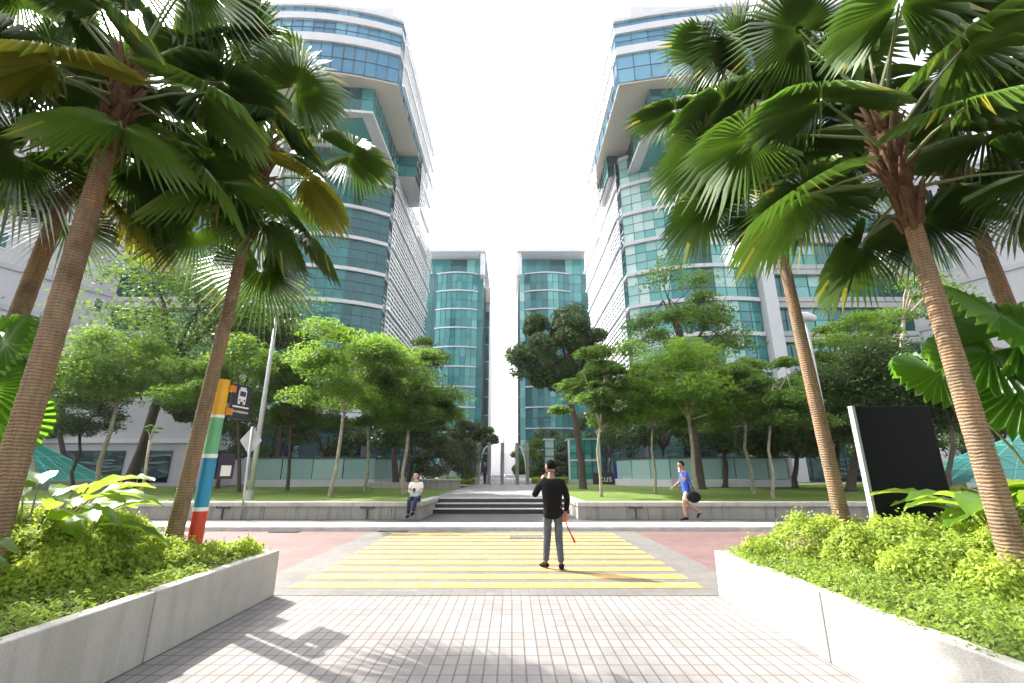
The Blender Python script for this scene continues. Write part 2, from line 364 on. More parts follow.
for i, (x, lab) in enumerate(((-9.1, 'dark wall fitting behind the diamond sign'), (-4.55, 'dark wall fitting left of the sitting woman'), (3.9, 'dark wall fitting between black-clad man and man in blue'))):
    t = thing('wall_fitting', lab, 'wall fitting', (x, 15.22, 0.36), 0, 'small dark fittings on the low walls')
    b = MB(); b.box((0, 0, 0.11), (0.42, 0.05, 0.05)); b.box((-0.2, 0, 0.14), (0.03, 0.06, 0.1)); b.box((0.2, 0, 0.14), (0.03, 0.06, 0.1)); b.build('bracket', M['asphalt'], t)
    b = MB(); b.box((0, 0, -0.08), (0.03, 0.04, 0.3)); b.build('conduit', M['asphalt'], t)
for x, y, lab in ((-6.1, 13.15, 'dark drain grate by far kerb nearest the bus pole'), (-3.2, 13.22, 'dark drain grate by far kerb at crossing corner'), (0.35, 12.1, 'square manhole cover beside the man in black')):
    b = MB(); b.box((x, y, 0.012), (0.8, 0.22 if y > 13 else 0.5, 0.012)); 
    for k in range(9): b.box((x - 0.36 + k * 0.09, y, 0.02), (0.03, 0.2 if y > 13 else 0.45, 0.012))
    tag(b.build('drain_grate', M['asphalt'] if y > 13 else M['cross']), lab, 'drain grate')
# ------------------------------------------------------------------ planters
def planter(label, side, xi, yfar):
    t = thing('planter', label, 'planter', (0, 0, 0))
    s = side; th = 0.13
    cuts = [-4.0, -1.2, 1.55, 4.42, yfar]
    for a, c in zip(cuts[:-1], cuts[1:]):
        b = MB(); b.box((xi + s * th / 2, (a + c) / 2, 0.275), (th, c - a - 0.014, 0.55)); b.build('wall_panel', M['planter'], t, bevel=0.012)
    b = MB(); b.box((xi + s * th / 2 + s * 0.004, (cuts[0] + yfar) / 2, 0.26), (th - 0.02, yfar - cuts[0] - 0.02, 0.5)); b.build('joint_filler', M['asphalt'], t)
    x1 = xi + s * 18
    b = MB(); b.box(((xi + s * th + x1) / 2, yfar - th / 2, 0.275), (abs(x1 - xi) - th, th, 0.55)); b.build('end_panel', M['planter'], t, bevel=0.012)
    b = MB(); b.face([(min(xi + s * .1, x1), -4, 0.47), (max(xi + s * .1, x1), -4, 0.47), (max(xi + s * .1, x1), yfar - .1, 0.47), (min(xi + s * .1, x1), yfar - .1, 0.47)]); b.build('soil', M['soil'], t)
    return t
planter('raised concrete planter on the left, its walkway face in shade', -1, -3.1, 6.62)
planter('raised concrete planter on the right, its walkway face in full sun', 1, 2.68, 6.58)
# ------------------------------------------------------------------ planting in the planters
def hnoise(x, y, seed):
    rs = np.random.default_rng(seed); v = 0
    for k in range(7):
        fx, fy, ph = rs.uniform(0.8, 5, 1), rs.uniform(0.8, 5, 1), rs.uniform(0, 6.28)
        v = v + np.sin(x * fx + y * fy * (1 if k % 2 else -1) + ph) / (1 + k * 0.3)
    return v / 3.0
def bed(name, n, xr, yr, hf, size, aspect, mat, seed, depth=0.12):
    rs = np.random.default_rng(seed)
    x = rs.uniform(*xr, n); y = rs.uniform(*yr, n); h, msk = hf(x, y)
    keep = msk > rs.uniform(0, 1, n); x, y, h = x[keep], y[keep], h[keep]
    e = 0.03; gx = (hf(x + e, y)[0] - h) / e; gy = (hf(x, y + e)[0] - h) / e
    z = h - rs.exponential(depth * 0.35, len(x)) + rs.exponential(0.02, len(x))
    z = np.maximum(z, 0.48)
    nr = np.stack([-gx, -gy, np.ones_like(gx)], 1); nr /= np.linalg.norm(nr, axis=1, keepdims=True)
    nr += rs.normal(0, 0.55, nr.shape)
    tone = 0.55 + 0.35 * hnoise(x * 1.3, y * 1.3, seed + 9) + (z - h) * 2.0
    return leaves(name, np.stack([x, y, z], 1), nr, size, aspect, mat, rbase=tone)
def bumps(x, y, cs):
    h = np.zeros_like(x)
    for cx, cy, r_, a in cs: h = np.maximum(h, a * np.sqrt(np.maximum(0, 1 - ((x - cx) ** 2 + (y - cy) ** 2) / r_ / r_)))
    return h
rs = np.random.default_rng(21)
# left: golden shrubs along the planter's road end, ground cover near the wall
LC = [(-3.75, 6.2, .5, .08), (-4.0, 5.6, .5, .15), (-4.5, 6.1, .4, .12), (-4.9, 5.7, .75, .36), (-5.6, 5.3, .85, .4), (-4.6, 4.9, .65, .3), (-5.4, 6.2, .6, .3), (-6.3, 6.0, .8, .34), (-6.4, 5.0, .8, .36), (-3.45, 6.35, .3, .1), (-4.2, 4.5, .4, .2), (-5.1, 4.3, .6, .32)]
def hl(x, y):
    h = bumps(x, y, LC); f = 0.52 + h * 1.55 + 0.06 * hnoise(x * 4, y * 4, 3) + 0.045 * hnoise(x * 11, y * 11, 4); return f, (h > 0.06) * 1.0
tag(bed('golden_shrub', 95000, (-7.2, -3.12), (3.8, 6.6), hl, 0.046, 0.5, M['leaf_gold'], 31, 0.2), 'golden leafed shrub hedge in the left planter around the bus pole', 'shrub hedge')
def hlc(x, y):
    h = 0.55 + 0.06 * hnoise(x * 3, y * 3, 6) + 0.03 * hnoise(x * 9, y * 9, 7); e = np.clip((-3.13 - x) / 0.25, 0, 1); return h * (0.9 + 0.1 * e), np.ones_like(x)
tag(bed('ground_cover', 60000, (-7.5, -3.14), (1.6, 6.58), hlc, 0.05, 0.4, M['leaf_cover'], 33, 0.1), 'low feathery green ground cover in the left planter', 'ground cover', kind='stuff')
def hdl(x, y):
    h = bumps(x, y, [(-4.3, 3.4, .55, .22), (-4.9, 3.8, .6, .34), (-5.3, 3.2, .7, .42), (-4.3, 2.5, .6, .25)]); return 0.5 + h + 0.04 * hnoise(x * 6, y * 6, 13), (h > 0.04) * 1.0
tag(bed('green_shrub', 26000, (-6, -3.6), (1.8, 4.5), hdl, 0.055, 0.42, M['leaf_mid'], 35, 0.2), 'dark green low shrub at the near end of the left planter', 'shrub')
# right
RC = [(3.25, 6.3, .35, .12), (3.75, 6.2, .5, .3), (4.2, 6.35, .5, .3), (3.95, 5.6, .45, .26), (4.5, 5.6, .6, .34), (4.1, 4.9, .45, .22), (4.8, 4.9, .6, .32), (5.3, 5.6, .7, .34), (4.3, 4.2, .5, .22), (4.9, 4.1, .6, .28), (5.6, 4.7, .7, .34), (4.4, 3.5, .5, .2), (5.1, 3.3, .6, .25)]
def hr(x, y):
    h = bumps(x, y, RC); return 0.52 + h * 1.5 + 0.06 * hnoise(x * 4, y * 4, 43) + 0.045 * hnoise(x * 11, y * 11, 44), (h > 0.06) * 1.0
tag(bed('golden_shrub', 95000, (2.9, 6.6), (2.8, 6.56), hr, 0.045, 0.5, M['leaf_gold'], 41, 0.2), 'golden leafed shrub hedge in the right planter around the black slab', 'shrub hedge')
def hrc(x, y):
    e = np.clip((x - 2.72) / 0.3, 0, 1); h = 0.57 + 0.04 * hnoise(x * 3, y * 3, 46) + 0.02 * hnoise(x * 9, y * 9, 47); return h * (0.93 + 0.07 * e), np.ones_like(x)
tag(bed('ground_cover', 85000, (2.7, 6.6), (1.2, 6.56), hrc, 0.045, 0.42, M['leaf_cover'], 42, 0.1), 'low fine leafed green ground cover in the right planter', 'ground cover', kind='stuff')
# broad paddle-leaf plants
def paddle(mb, base, tip, wd, rnd, sag=0.12):
    base = Vector(base); tip = Vector(tip); d = tip - base; L = d.length; d.normalize()
    sd_ = d.cross(Vector((0, 0, 1)));  sd_ = Vector((1, 0, 0)) if sd_.length < .05 else sd_.normalized()
    n = sd_.cross(d).normalized(); rows = []
    for i in range(10):
        s = i / 9; wv = wd * (math.sin(math.pi * min(1, s * 0.93 + 0.04)) ** 0.7) * 0.5
        c = base + d * L * s - Vector((0, 0, 1)) * sag * L * (s * s * 2.2 - 0.35 * math.sin(s * 3.1))
        rp = 0.016 * math.sin(i * 2.3 + rnd * 9)
        rows.append([c - sd_ * wv + n * (wv * .3 + rp), c - sd_ * wv * .5 + n * (wv * .16 - rp), c, c + sd_ * wv * .5 + n * (wv * .16 + rp), c + sd_ * wv + n * (wv * .3 - rp)])
    b0 = len(mb.v)
    for r_ in rows: mb.v += [tuple(p) for p in r_]
    for i in range(9):
        for k in range(4):
            q = b0 + i * 5 + k; mb.f.append((q, q + 1, q + 6, q + 5)); mb.r.append(rnd); mb.m.append(0)
def paddle_plant(name, label, x, y, z0, n, hgt, L, wd, seed, spread):
    r_ = random.Random(seed); t = thing(name, label, 'plant', (x, y, z0))
    b = MB(); st = MB()
    for i in range(n):
        az = i * 2.399 + r_.uniform(-.3, .3); h = hgt * r_.uniform(.5, 1.0); rad = spread * r_.uniform(.25, .6)
        p = Vector((math.cos(az) * rad, math.sin(az) * rad, h)); out_ = Vector((math.cos(az), math.sin(az), r_.uniform(-.15, .55))).normalized()
        st.tube([(p.x * .15, p.y * .15, 0), (p.x * .5, p.y * .5, h * .6), p], [.014, .011, .008], 6)
        paddle(b, p, p + out_ * L * r_.uniform(.7, 1.1), wd * r_.uniform(.8, 1.1), r_.random())
    b.build('leaves', M['leaf_big'], t, smooth=True); st.build('stems', M['petiole'], t); return t
paddle_plant('paddle_plant', 'broad paddle leaved plant left, glowing behind the nearest left palm', -4.95, 5.0, .5, 30, .95, .7, .3, 5, .95)
paddle_plant('paddle_plant', 'broad paddle leaved plant at the left planter edge of frame', -5.0, 3.9, .5, 14, .8, .6, .26, 15, .6)
paddle_plant('paddle_plant', 'broad paddle leaved plant right, between black slab and nearest right palm', 5.35, 5.3, .5, 26, .85, .72, .32, 8, .8)
paddle_plant('paddle_plant', 'broad paddle leaved plant behind the nearest right palm at frame edge', 6.0, 4.9, .5, 20, .95, .7, .32, 18, .7)
# ------------------------------------------------------------------ fan palms
def fan(mb, hub, d, n, Rr, nseg, span, fold, tipdroop, rnd, rj, cut=0.3):
    d = d.normalized(); h = d.cross(n).normalized(); n = h.cross(d).normalized()
    dl = span / nseg
    def P(r_, th, off):
        q = hub + (d * math.cos(th) + h * math.sin(th)) * r_ + n * (off - fold * r_ * abs(math.sin(th)) ** 1.3)
        q.z -= tipdroop * (r_ / Rr) ** 3 * Rr
        return q
    for k in range(nseg):
        th = -span + (2 * k + 1) * dl
        Rk = Rr * (1 - .28 * (abs(th) / span) ** 2.2) * rj.uniform(.93, 1.04); pl = .036
        r0, r1, r2 = .05 * Rr, cut * Rr, (cut + (1 - cut) * .5) * Rr
        w2 = dl * (.42 if cut < .5 else .85)
        a = [P(r0, th - dl, 0), P(r0, th, 0), P(r0, th + dl, 0)]
        b_ = [P(r1, th - dl, pl), P(r1, th, -pl), P(r1, th + dl, pl)]
        tw = rj.uniform(-.02, .02)
        c = [P(r2, th - w2 + tw, pl), P(r2, th + tw, -pl * 1.2), P(r2, th + w2 + tw, pl)]
        q = P(Rk, th + tw * 2.5, 0); q.z -= rj.uniform(0, .05)
        i0 = len(mb.v); mb.v += [tuple(x) for x in a + b_ + c] + [tuple(q)]
        rr = min(1, max(0, rnd + rj.uniform(-.06, .06))); brown = cut < .5 and rj.random() < .06
        for f in ((0, 1, 4, 3), (1, 2, 5, 4), (3, 4, 7, 6), (4, 5, 8, 7), (6, 7, 9), (7, 8, 9)):
            mb.f.append(tuple(i0 + i for i in f)); mb.r.append(.985 if len(f) == 3 and brown else rr); mb.m.append(0)
def fan_palm(label, base, top, rad, nleaf, pet, blade, seed, group='fan palms lining the walkway', yellow=0.03, bend=0.0, elo=-48, H=1.4):
    rj = random.Random(seed); base = Vector(base); top = Vector(top); o = thing('palm_tree', label, 'palm tree', base, 0, group)
    ax = top - base; L = ax.length
    def axis(s): return ax * s + Vector((bend * math.sin(s * math.pi), 0, 0))
    tr = MB(); pts = []; rads = []; nr = int(L / .07)
    for i in range(nr + 1):
        s = i / nr; pts.append(axis(s)); rads.append(rad * (1.22 - .34 * s if s > .08 else 1.5 - 3.7 * s) * (1 + (.010 if i % 2 else -.008) + rj.uniform(-.012, .012)))
    tr.tube(pts, rads, 14); tr.build('trunk', M['palm_trunk'], o, smooth=True)
    # leaf boots and fibre under the crown
    hk = MB(); adir = ax.normalized()
    hk.tube([ax - adir * .12, ax + adir * .12, ax + adir * H * .55, ax + adir * H], [rad * .9, rad * 1.2, rad * 1.05, rad * .3], 12)
    for i in range(70):
        az = i * 2.399; s = rj.uniform(-.08, H * .85); u = Vector((math.cos(az), math.sin(az), 0)); p = ax + adir * s + u * rad * .9
        hk.tube([p - adir * .1, p + u * .05 + adir * .06, p + u * rj.uniform(.08, .17) + adir * rj.uniform(.1, .26)], [.035, .026, .01], 5)
    hk.build('husk', M['husk'], o, smooth=True)
    lf = MB(); ps = MB(); apex = ax + adir * H
    for i in range(nleaf):
        s = i / (nleaf - 1); az = i * 2.39996 + rj.uniform(-.25, .25); el = R(78 - (78 - elo) * s ** .85 + rj.uniform(-9, 9))
        u = Vector((math.cos(az), math.sin(az), 0)); d0 = u * math.cos(el) + Vector((0, 0, 1)) * math.sin(el)
        pl = pet * rj.uniform(.8, 1.15) * (.75 + .35 * math.sin(math.pi * min(1, s + .2)))
        p0 = apex - adir * (H - .25) * s + u * rad * .6
        sagv = Vector((0, 0, -1)) * pl * (.06 + .14 * math.cos(el) ** 2)
        pm = p0 + d0 * pl * .55 + sagv * .3; p1 = p0 + d0 * pl + sagv
        ps.tube([p0, pm, p1], [.022, .015, .011], 5)
        d1 = (p1 - pm).normalized(); d1 = (d1 + Vector((0, 0, -1)) * (.12 + .22 * math.cos(el))).normalized()
        hh = d1.cross(Vector((0, 0, 1)));  hh = Vector((-u.y, u.x, 0)) if hh.length < .1 else hh.normalized()
        nn = hh.cross(d1).normalized(); roll = rj.uniform(-.35, .35)
        nn = (nn * math.cos(roll) + hh * math.sin(roll)).normalized()
        yl = .99 if rj.random() < yellow and s > .6 else rj.uniform(.1, .88)
        fan(lf, p1, d1, nn, blade * rj.uniform(.8, 1.06), 52, R(rj.uniform(138, 160)), rj.uniform(.05, .22), rj.uniform(.16, .4), yl, rj)
    lf.build('crown', M['palm_leaf'], o); ps.build('leaf_stalks', M['petiole'], o)
    return o
fan_palm('nearest left palm with thick leaning trunk rising from the frame edge', (-4.46, 4.2, .45), (-4.42, 4.2, 5.0), .098, 19, 1.1, .95, 101, elo=-14, H=1.35)
fan_palm('left palm in front of the striped bus pole, with slender trunk', (-4.25, 6.15, .45), (-3.9, 6.0, 5.0), .082, 20, 1.1, .98, 202, elo=-30, H=1.95)
fan_palm('shorter left palm with yellowing fronds behind the nearest palm', (-6.5, 5.5, .45), (-6.2, 5.5, 5.25), .1, 15, .95, .9, 303, yellow=.5, elo=-22, H=1.0)
fan_palm('right palm beside the black slab with slender sunlit trunk', (4.3, 6.3, .45), (4.06, 6.3, 6.0), .078, 25, 1.1, 1.02, 404, yellow=.0, elo=-12, H=1.6)
fan_palm('nearest right palm with thick sunlit trunk leaning over the hedge', (4.3, 4.24, .45), (4.15, 4.2, 4.1), .088, 20, 1.15, .95, 505, elo=-4, H=1.65, yellow=0)
fan_palm('far right palm half hidden behind the nearest right palm', (6.7, 5.6, .45), (6.4, 5.6, 5.0), .09, 14, 1.0, .9, 606, elo=-8, H=1.5, yellow=0)
fan_palm('palm whose trunk stands outside the left frame edge, fronds hanging into the top corner', (-6.9, 3.3, .45), (-6.7, 3.4, 5.2), .09, 15, 1.1, .95, 707, elo=-30, H=1.5)
fan_palm('palm whose trunk stands outside the right frame edge, fronds hanging into the top corner', (6.9, 3.7, .45), (6.7, 3.8, 5.6), .09, 15, 1.1, .95, 808, elo=-30, H=1.5)
# round-leaved fan plants
def licuala(label, base, lst, seed):
    rj = random.Random(seed); o = thing('licuala_palm', label, 'fan plant', base); lf = MB(); ps = MB(); B = Vector(base)
    for (p, d, n, Rr) in lst:
        p = Vector(p) - B; d = Vector(d); ps.tube([(rj.uniform(-.06, .06), rj.uniform(-.06, .06), 0), p * .5 + Vector((0, 0, .25)), p], [.018, .014, .009], 6)
        fan(lf, p, d, Vector(n), Rr, 30, R(158), .06, .14, rj.uniform(.2, .8), rj, cut=.92)
    lf.build('leaves', M['leaf_fan'], o); ps.build('stems', M['petiole'], o); return o
licuala('round pleated fan plant at the right edge beside the nearest right palm', (5.6, 4.7, .45),
        [((5.05, 4.45, 3.12), (-.75, -.1, .3), (.15, -.8, .6), .62), ((5.0, 4.6, 2.75), (-.6, -.2, -.45), (-.3, -.8, .5), .58), ((4.75, 4.95, 2.6), (-.95, -.1, -.15), (.0, -.8, .6), .5),
         ((5.15, 4.5, 2.4), (-.2, -.2, -.8), (-.3, -.8, .4), .55), ((5.3, 4.5, 2.95), (.7, -.1, .3), (-.2, -.8, .6), .62), ((5.5, 4.8, 2.35), (.6, 0, -.5), (.1, -.7, .6), .58), ((5.4, 5.0, 3.25), (-.1, .3, .8), (0, -.8, .5), .55)], 1)
licuala('round pleated fan plant cut by the left frame edge', (-5.5, 4.6, .45),
        [((-5.15, 4.45, 2.8), (.5, -.1, .4), (.1, -.8, .5), .42), ((-5.2, 4.4, 2.35), (.4, -.2, -.7), (.3, -.8, .4), .5), ((-5.6, 4.7, 2.9), (-.6, .1, .4), (.1, -.7, .6), .6), ((-5.4, 4.8, 2.1), (.6, .1, -.5), (0, -.8, .5), .5)], 2)
# ------------------------------------------------------------------ broadleaf trees
def tree(label, base, top, R_, hv, style, leaf, bark, nclump, nleaf, lsize, seed, tr=.12, group=None, lean=(0, 0), low=0.0, name='tree', aspect=.45, cat='tree'):
    """base x,y,z ; top = crown top z ; R_ crown radius ; hv crown height"""
    rj = np.random.default_rng(seed); B = Vector(base); H = top - base[2]
    o = thing(name, label, cat, base, 0, group); tm = MB()
    cz = H - hv / 2; C_ = np.array([lean[0], lean[1], cz]); pos = []; nrm = []; tone = []
    fork = Vector((lean[0] * .55, lean[1] * .55, max(.6, H - hv * 1.0 - low)))
    bx = rj.uniform(-1, 1, 4) * min(.22, fork.z * .05)
    tm.tube([(0, 0, -.1), (0, 0, .12), (lean[0] * .12 + bx[0], bx[1], fork.z * .3), (lean[0] * .3 + bx[2], bx[3], fork.z * .65), fork], [tr * 1.7, tr * 1.2, tr * 1.02, tr * .9, tr * .8], 9)
    limbs = [(fork, tr * .6)]; nl = 5 if nclump > 14 else 3
    for k in range(nl):
        a = k * 2.4 + rj.uniform(0, 1); e = Vector((lean[0] + math.cos(a) * R_ * .38, lean[1] + math.sin(a) * R_ * .38, cz + rj.uniform(-.2, .25) * hv))
        tm.tube([fork, fork.lerp(e, .5) + Vector((0, 0, .1 * hv)), e], [tr * .6, tr * .42, tr * .22], 6); limbs.append((e, tr * .22))
    for i in range(nclump):
        for _ in range(40):
            q = rj.uniform(-1, 1, 3)
            l = np.linalg.norm(q)
            if style == 'round' and .5 < l < 1: break
            if style == 'layer' and np.hypot(q[0], q[1]) < (1.0 - .45 * max(0, q[2]) - .25 * max(0, -q[2])) : break
            if style == 'flat' and np.hypot(q[0], q[1]) < 1 and q[2] < .9 - .9 * np.hypot(q[0], q[1]) ** 2: break
        if style == 'layer': q[2] = round(q[2] * 2.5) / 2.5 + rj.uniform(-.16, .16)
        c = C_ + q * np.array([R_, R_, hv / 2]) * rj.uniform(.72, 1.02)
        rc = R_ * rj.uniform(.24, .44); flat = {'layer': .38, 'flat': .34, 'round': .7}[style]
        if style == 'round': rc *= rj.uniform(.55, .95)
        cv = Vector(c); src = min(limbs, key=lambda z: (z[0] - cv).length)
        tm.tube([src[0], src[0].lerp(cv, .55) + Vector((0, 0, -.04 * R_)), cv], [max(.012, src[1] * .6), max(.009, src[1] * .35), .006], 5)
        m = int(2.6 * nleaf / nclump * rj.uniform(.6, 1.4)); g = rj.normal(size=(m, 3)); g /= np.linalg.norm(g, axis=1, keepdims=True)
        rr = rj.uniform(0, 1, m) ** .45; p = g * rr[:, None]
        if style != 'round':
            ang = np.arctan2(p[:, 1], p[:, 0]); ray = np.abs(np.sin(ang * rj.integers(3, 5) + rj.uniform(0, 6))); p[:, :2] *= (.55 + .6 * ray)[:, None]
        pos.append(c + p * np.array([rc, rc, rc * flat]) + np.array([0, 0, -1]) * (.18 * rc * (p[:, 0] ** 2 + p[:, 1] ** 2))[:, None])
        up = {'layer': 1.6, 'flat': 1.3, 'round': .6}[style]
        nrm.append(p * (.9 if style == 'round' else .3) + np.array([0, 0, up]) + rj.normal(0, .75, (m, 3)))
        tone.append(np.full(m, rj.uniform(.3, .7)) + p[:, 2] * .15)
    tm.build('trunk', M[bark], o, smooth=True)
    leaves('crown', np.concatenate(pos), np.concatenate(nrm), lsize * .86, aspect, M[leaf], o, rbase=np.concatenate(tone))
    return o
def tp(u, vb, Y, z=.6):                               # a foot point on the lawn under pixel column u
    return (at(u, vb, Y).x, Y, z)
def tree_at(label, ub, Y, uc, vt, vb, wpx, style, leaf, bark, nclump, nleaf, lsize, seed, tr=.1, **kw):
    top = at(uc, vt, Y).z; bot = at(uc, vb, Y).z; x = tp(ub, 485, Y)[0]; xc = at(uc, (vt + vb) / 2, Y).x
    dd = Y * math.cos(PITCH) + (top - EYE) * math.sin(PITCH)
    return tree(label, (x, Y, .6), top, 1.1 * wpx / 2 / FPX * dd, top - bot, style, leaf, bark, nclump, nleaf, lsize, seed, tr, lean=(xc - x, 0), **kw)
TG = 'trees on the lawns'
# left side
tree_at('large spreading dark tree behind the left lawn, its trunk black and leaning', 128, 30, 200, 238, 365, 205, 'flat', 'leaf_mid', 'bark_dark', 44, 6200, .34, 1, .3, group=TG)
tree_at('bright layered tree left of the leaning black trunk', 98, 24, 125, 340, 402, 130, 'layer', 'leaf_bright', 'bark_pale', 30, 8500, .22, 2, .1, group=TG)
tree_at('low dull tree before the lilac wall at far left', 74, 26, 78, 392, 432, 95, 'layer', 'leaf_dark', 'bark_dark', 18, 3600, .22, 3, .08, group=TG)
tree_at('bare young sapling standing on the left lawn near the wall', 141, 18, 152, 418, 440, 16, 'layer', 'leaf_mid', 'bark_pale', 4, 60, .16, 4, .055, group=TG)
tree_at('pale trunked tree at the left edge before the glass pyramid', 32, 21, 20, 345, 425, 110, 'layer', 'leaf_mid', 'bark_pale', 22, 5200, .22, 5, .09, group=TG)
tree_at('bright layered tree behind the bus sign', 240, 23, 232, 336, 402, 105, 'layer', 'leaf_bright', 'bark_dark', 26, 7000, .21, 6, .08, group=TG)
tree_at('dark leafed tree between bus sign and left lamp post', 218, 29, 215, 375, 440, 90, 'round', 'leaf_dark', 'bark_dark', 20, 5200, .25, 7, .1, group=TG)
tree_at('slim tree right of the left lamp post with dense shaded crown', 288, 24, 292, 345, 425, 95, 'layer', 'leaf_mid', 'bark_dark', 26, 6800, .22, 8, .08, group=TG)
tree_at('brightest yellow green layered tree on the left lawn', 331, 19.5, 352, 328, 412, 125, 'layer', 'leaf_bright', 'bark_pale', 34, 10500, .19, 9, .075, group=TG)
tree_at('slim tree close behind the brightest layered tree', 365, 24, 370, 352, 430, 90, 'layer', 'leaf_mid', 'bark_pale', 22, 6000, .22, 10, .07, group=TG)
tree_at('layered tree right behind the sitting woman', 404, 21.5, 412, 345, 425, 100, 'layer', 'leaf_mid', 'bark_pale', 28, 8000, .2, 11, .08, group=TG)
tree_at('thick black trunked tree behind the sitting woman', 396, 29, 395, 380, 445, 100, 'round', 'leaf_dark', 'bark_dark', 22, 6000, .26, 12, .2, group=TG)
tree_at('tall tiered tree in front of the left building corner', 408, 33, 410, 322, 400, 70, 'layer', 'leaf_mid', 'bark_dark', 18, 4200, .26, 13, .14, group=TG)
tree_at('tiered tree with sparse canopy against the left glass facade', 275, 33, 270, 300, 350, 95, 'flat', 'leaf_dark', 'bark_dark', 26, 5200, .3, 14, .16, group=TG)
tree_at('tall dull tree at far left before the lilac wing', 60, 33, 60, 335, 410, 110, 'flat', 'leaf_dark', 'bark_dark', 26, 6000, .3, 15, .16, group=TG)
tree_at('grey green frangipani bush left of the plaza poles', 448, 33, 448, 432, 482, 62, 'round', 'leaf_grey', 'bark_pale', 24, 5200, .22, 16, .08, group=TG, low=-.5)
tree_at('dark round tree behind the left frangipani', 470, 41, 471, 416, 452, 48, 'round', 'leaf_dark', 'bark_dark', 16, 3600, .28, 17, .12, group=TG)
# right side
tree_at('tall round crowned dark tree beside the black-clad man', 583, 27.5, 556, 308, 388, 92, 'round', 'leaf_dark', 'bark_dark', 44, 13000, .26, 21, .2, group=TG)
tree_at('pale twin trunked tree on the right lawn behind the black-clad man', 601, 19.5, 599, 345, 428, 76, 'layer', 'leaf_mid', 'bark_pale', 26, 7200, .19, 22, .06, group=TG)
tree_at('thin trunked tree left of the man in blue', 655, 22, 652, 365, 425, 70, 'layer', 'leaf_mid', 'bark_pale', 20, 5200, .2, 23, .055, group=TG)
tree_at('pale trunked layered tree above the man in blue', 696, 19.8, 684, 338, 420, 132, 'layer', 'leaf_bright', 'bark_pale', 34, 10000, .2, 24, .08, group=TG)
tree_at('tall tiered tree before the right glass facade', 700, 28, 688, 262, 385, 118, 'layer', 'leaf_mid', 'bark_dark', 24, 4600, .27, 25, .26, group=TG)
tree_at('slim trunked tree centre of the right lawn', 752, 22.5, 742, 350, 425, 92, 'layer', 'leaf_mid', 'bark_pale', 26, 7000, .21, 26, .07, group=TG)
tree_at('pale slim tree nearest the wall left of the right lamp post', 771, 18.8, 772, 362, 425, 90, 'layer', 'leaf_mid', 'bark_pale', 24, 6500, .19, 27, .06, group=TG)
tree_at('dark tree deep on the right lawn behind slim trunks', 725, 31, 722, 372, 455, 120, 'round', 'leaf_dark', 'bark_dark', 26, 7200, .27, 28, .16, group=TG)
tree_at('dark tree deep on the right lawn left of the right lamp post', 795, 30, 795, 378, 458, 120, 'round', 'leaf_dark', 'bark_dark', 26, 7200, .27, 29, .16, group=TG)
tree_at('broad dark tree above the black slab', 850, 25, 872, 335, 440, 165, 'layer', 'leaf_dark', 'bark_dark', 50, 14000, .24, 30, .2, group=TG)
tree_at('feathery bright tree right of the right lamp post', 835, 28, 842, 312, 365, 85, 'layer', 'leaf_bright', 'bark_dark', 22, 3600, .24, 31, .12, group=TG)
tree_at('sparse pale canopied tree against the lilac right wing', 905, 31, 925, 262, 320, 90, 'flat', 'leaf_mid', 'bark_pale', 16, 1500, .28, 32, .16, group=TG)
tree_at('tree with leaning trunk right of the black slab', 948, 21, 955, 345, 425, 120, 'layer', 'leaf_dark', 'bark_dark', 28, 6800, .22, 33, .1, group=TG)
tree_at('green bush behind the right hand plaza poles', 532, 44, 533, 440, 482, 42, 'round', 'leaf_mid', 'bark_pale', 16, 3800, .26, 34, .08, group=TG, low=-.5)
tree_at('dull frangipani between the glass pillar and the teal kiosk', 560, 43, 561, 447, 484, 34, 'round', 'leaf_grey', 'bark_pale', 14, 2600, .24, 35, .08, group=TG, low=-.5)
tree_at('dark low tree right of the right glass terrace', 660, 36, 665, 398, 450, 110, 'round', 'leaf_dark', 'bark_dark', 22, 5200, .3, 36, .14, group=TG)
tree_at('dark low tree at the far right behind the teal pyramid', 1000, 33, 1000, 360, 450, 130, 'round', 'leaf_dark', 'bark_dark', 24, 5600, .3, 37, .16, group=TG)
tree_at('dark low tree behind the left glass terrace', 330, 36, 325, 405, 458, 90, 'round', 'leaf_dark', 'bark_dark', 20, 4600, .3, 38, .14, group=TG)
BG = 'dark trees behind the lawns'
for ub, Y, vt, wpx, sd_, lab in ((418, 62, 395, 60, 51, 'dark tree between left building and far left tower'), (440, 80, 412, 50, 52, 'dark tree at the foot of the far left tower'), (470, 85, 425, 40, 53, 'dark tree deep beyond the left plaza poles'), (610, 62, 392, 66, 54, 'dark tree between right building and far right tower'), (588, 80, 405, 56, 55, 'dark tree at the foot of the far right tower'), (548, 85, 425, 40, 56, 'dark tree deep beyond the glass pillar'), (25, 40, 370, 90, 57, 'dark tree behind the left glass pyramid'), (765, 38, 385, 90, 58, 'dark tree before the right column of the facade'), (830, 38, 380, 100, 59, 'dark tree behind the right lamp post'), (910, 40, 375, 110, 60, 'dark tree behind the black slab'), (255, 40, 388, 90, 61, 'dark tree behind the left lamp post')):
    tree_at(lab, ub, Y, ub, vt, 462, wpx, 'round', 'leaf_dark', 'bark_dark', 22, 3200, .02 * math.sqrt(Y) * 2.6, sd_, .16, group=BG, low=-.5)
# low clipped hedges along the plaza
for x0, x1, y, lab in ((-5.6, -2.9, 37.5, 'low clipped yellow green hedge left of the plaza poles'), (1.6, 4.6, 39.0, 'low clipped yellow green hedge right of the plaza poles')):
    n = 2600; p = np.stack([RNG.uniform(x0, x1, n), RNG.uniform(y - .5, y + .5, n), RNG.uniform(.6, 1.15, n)], 1)
    tag(leaves('hedge', p, RNG.normal(0, 1, (n, 3)) + np.array([0, -.4, 1]), .14, .5, M['leaf_gold']), lab, 'hedge')
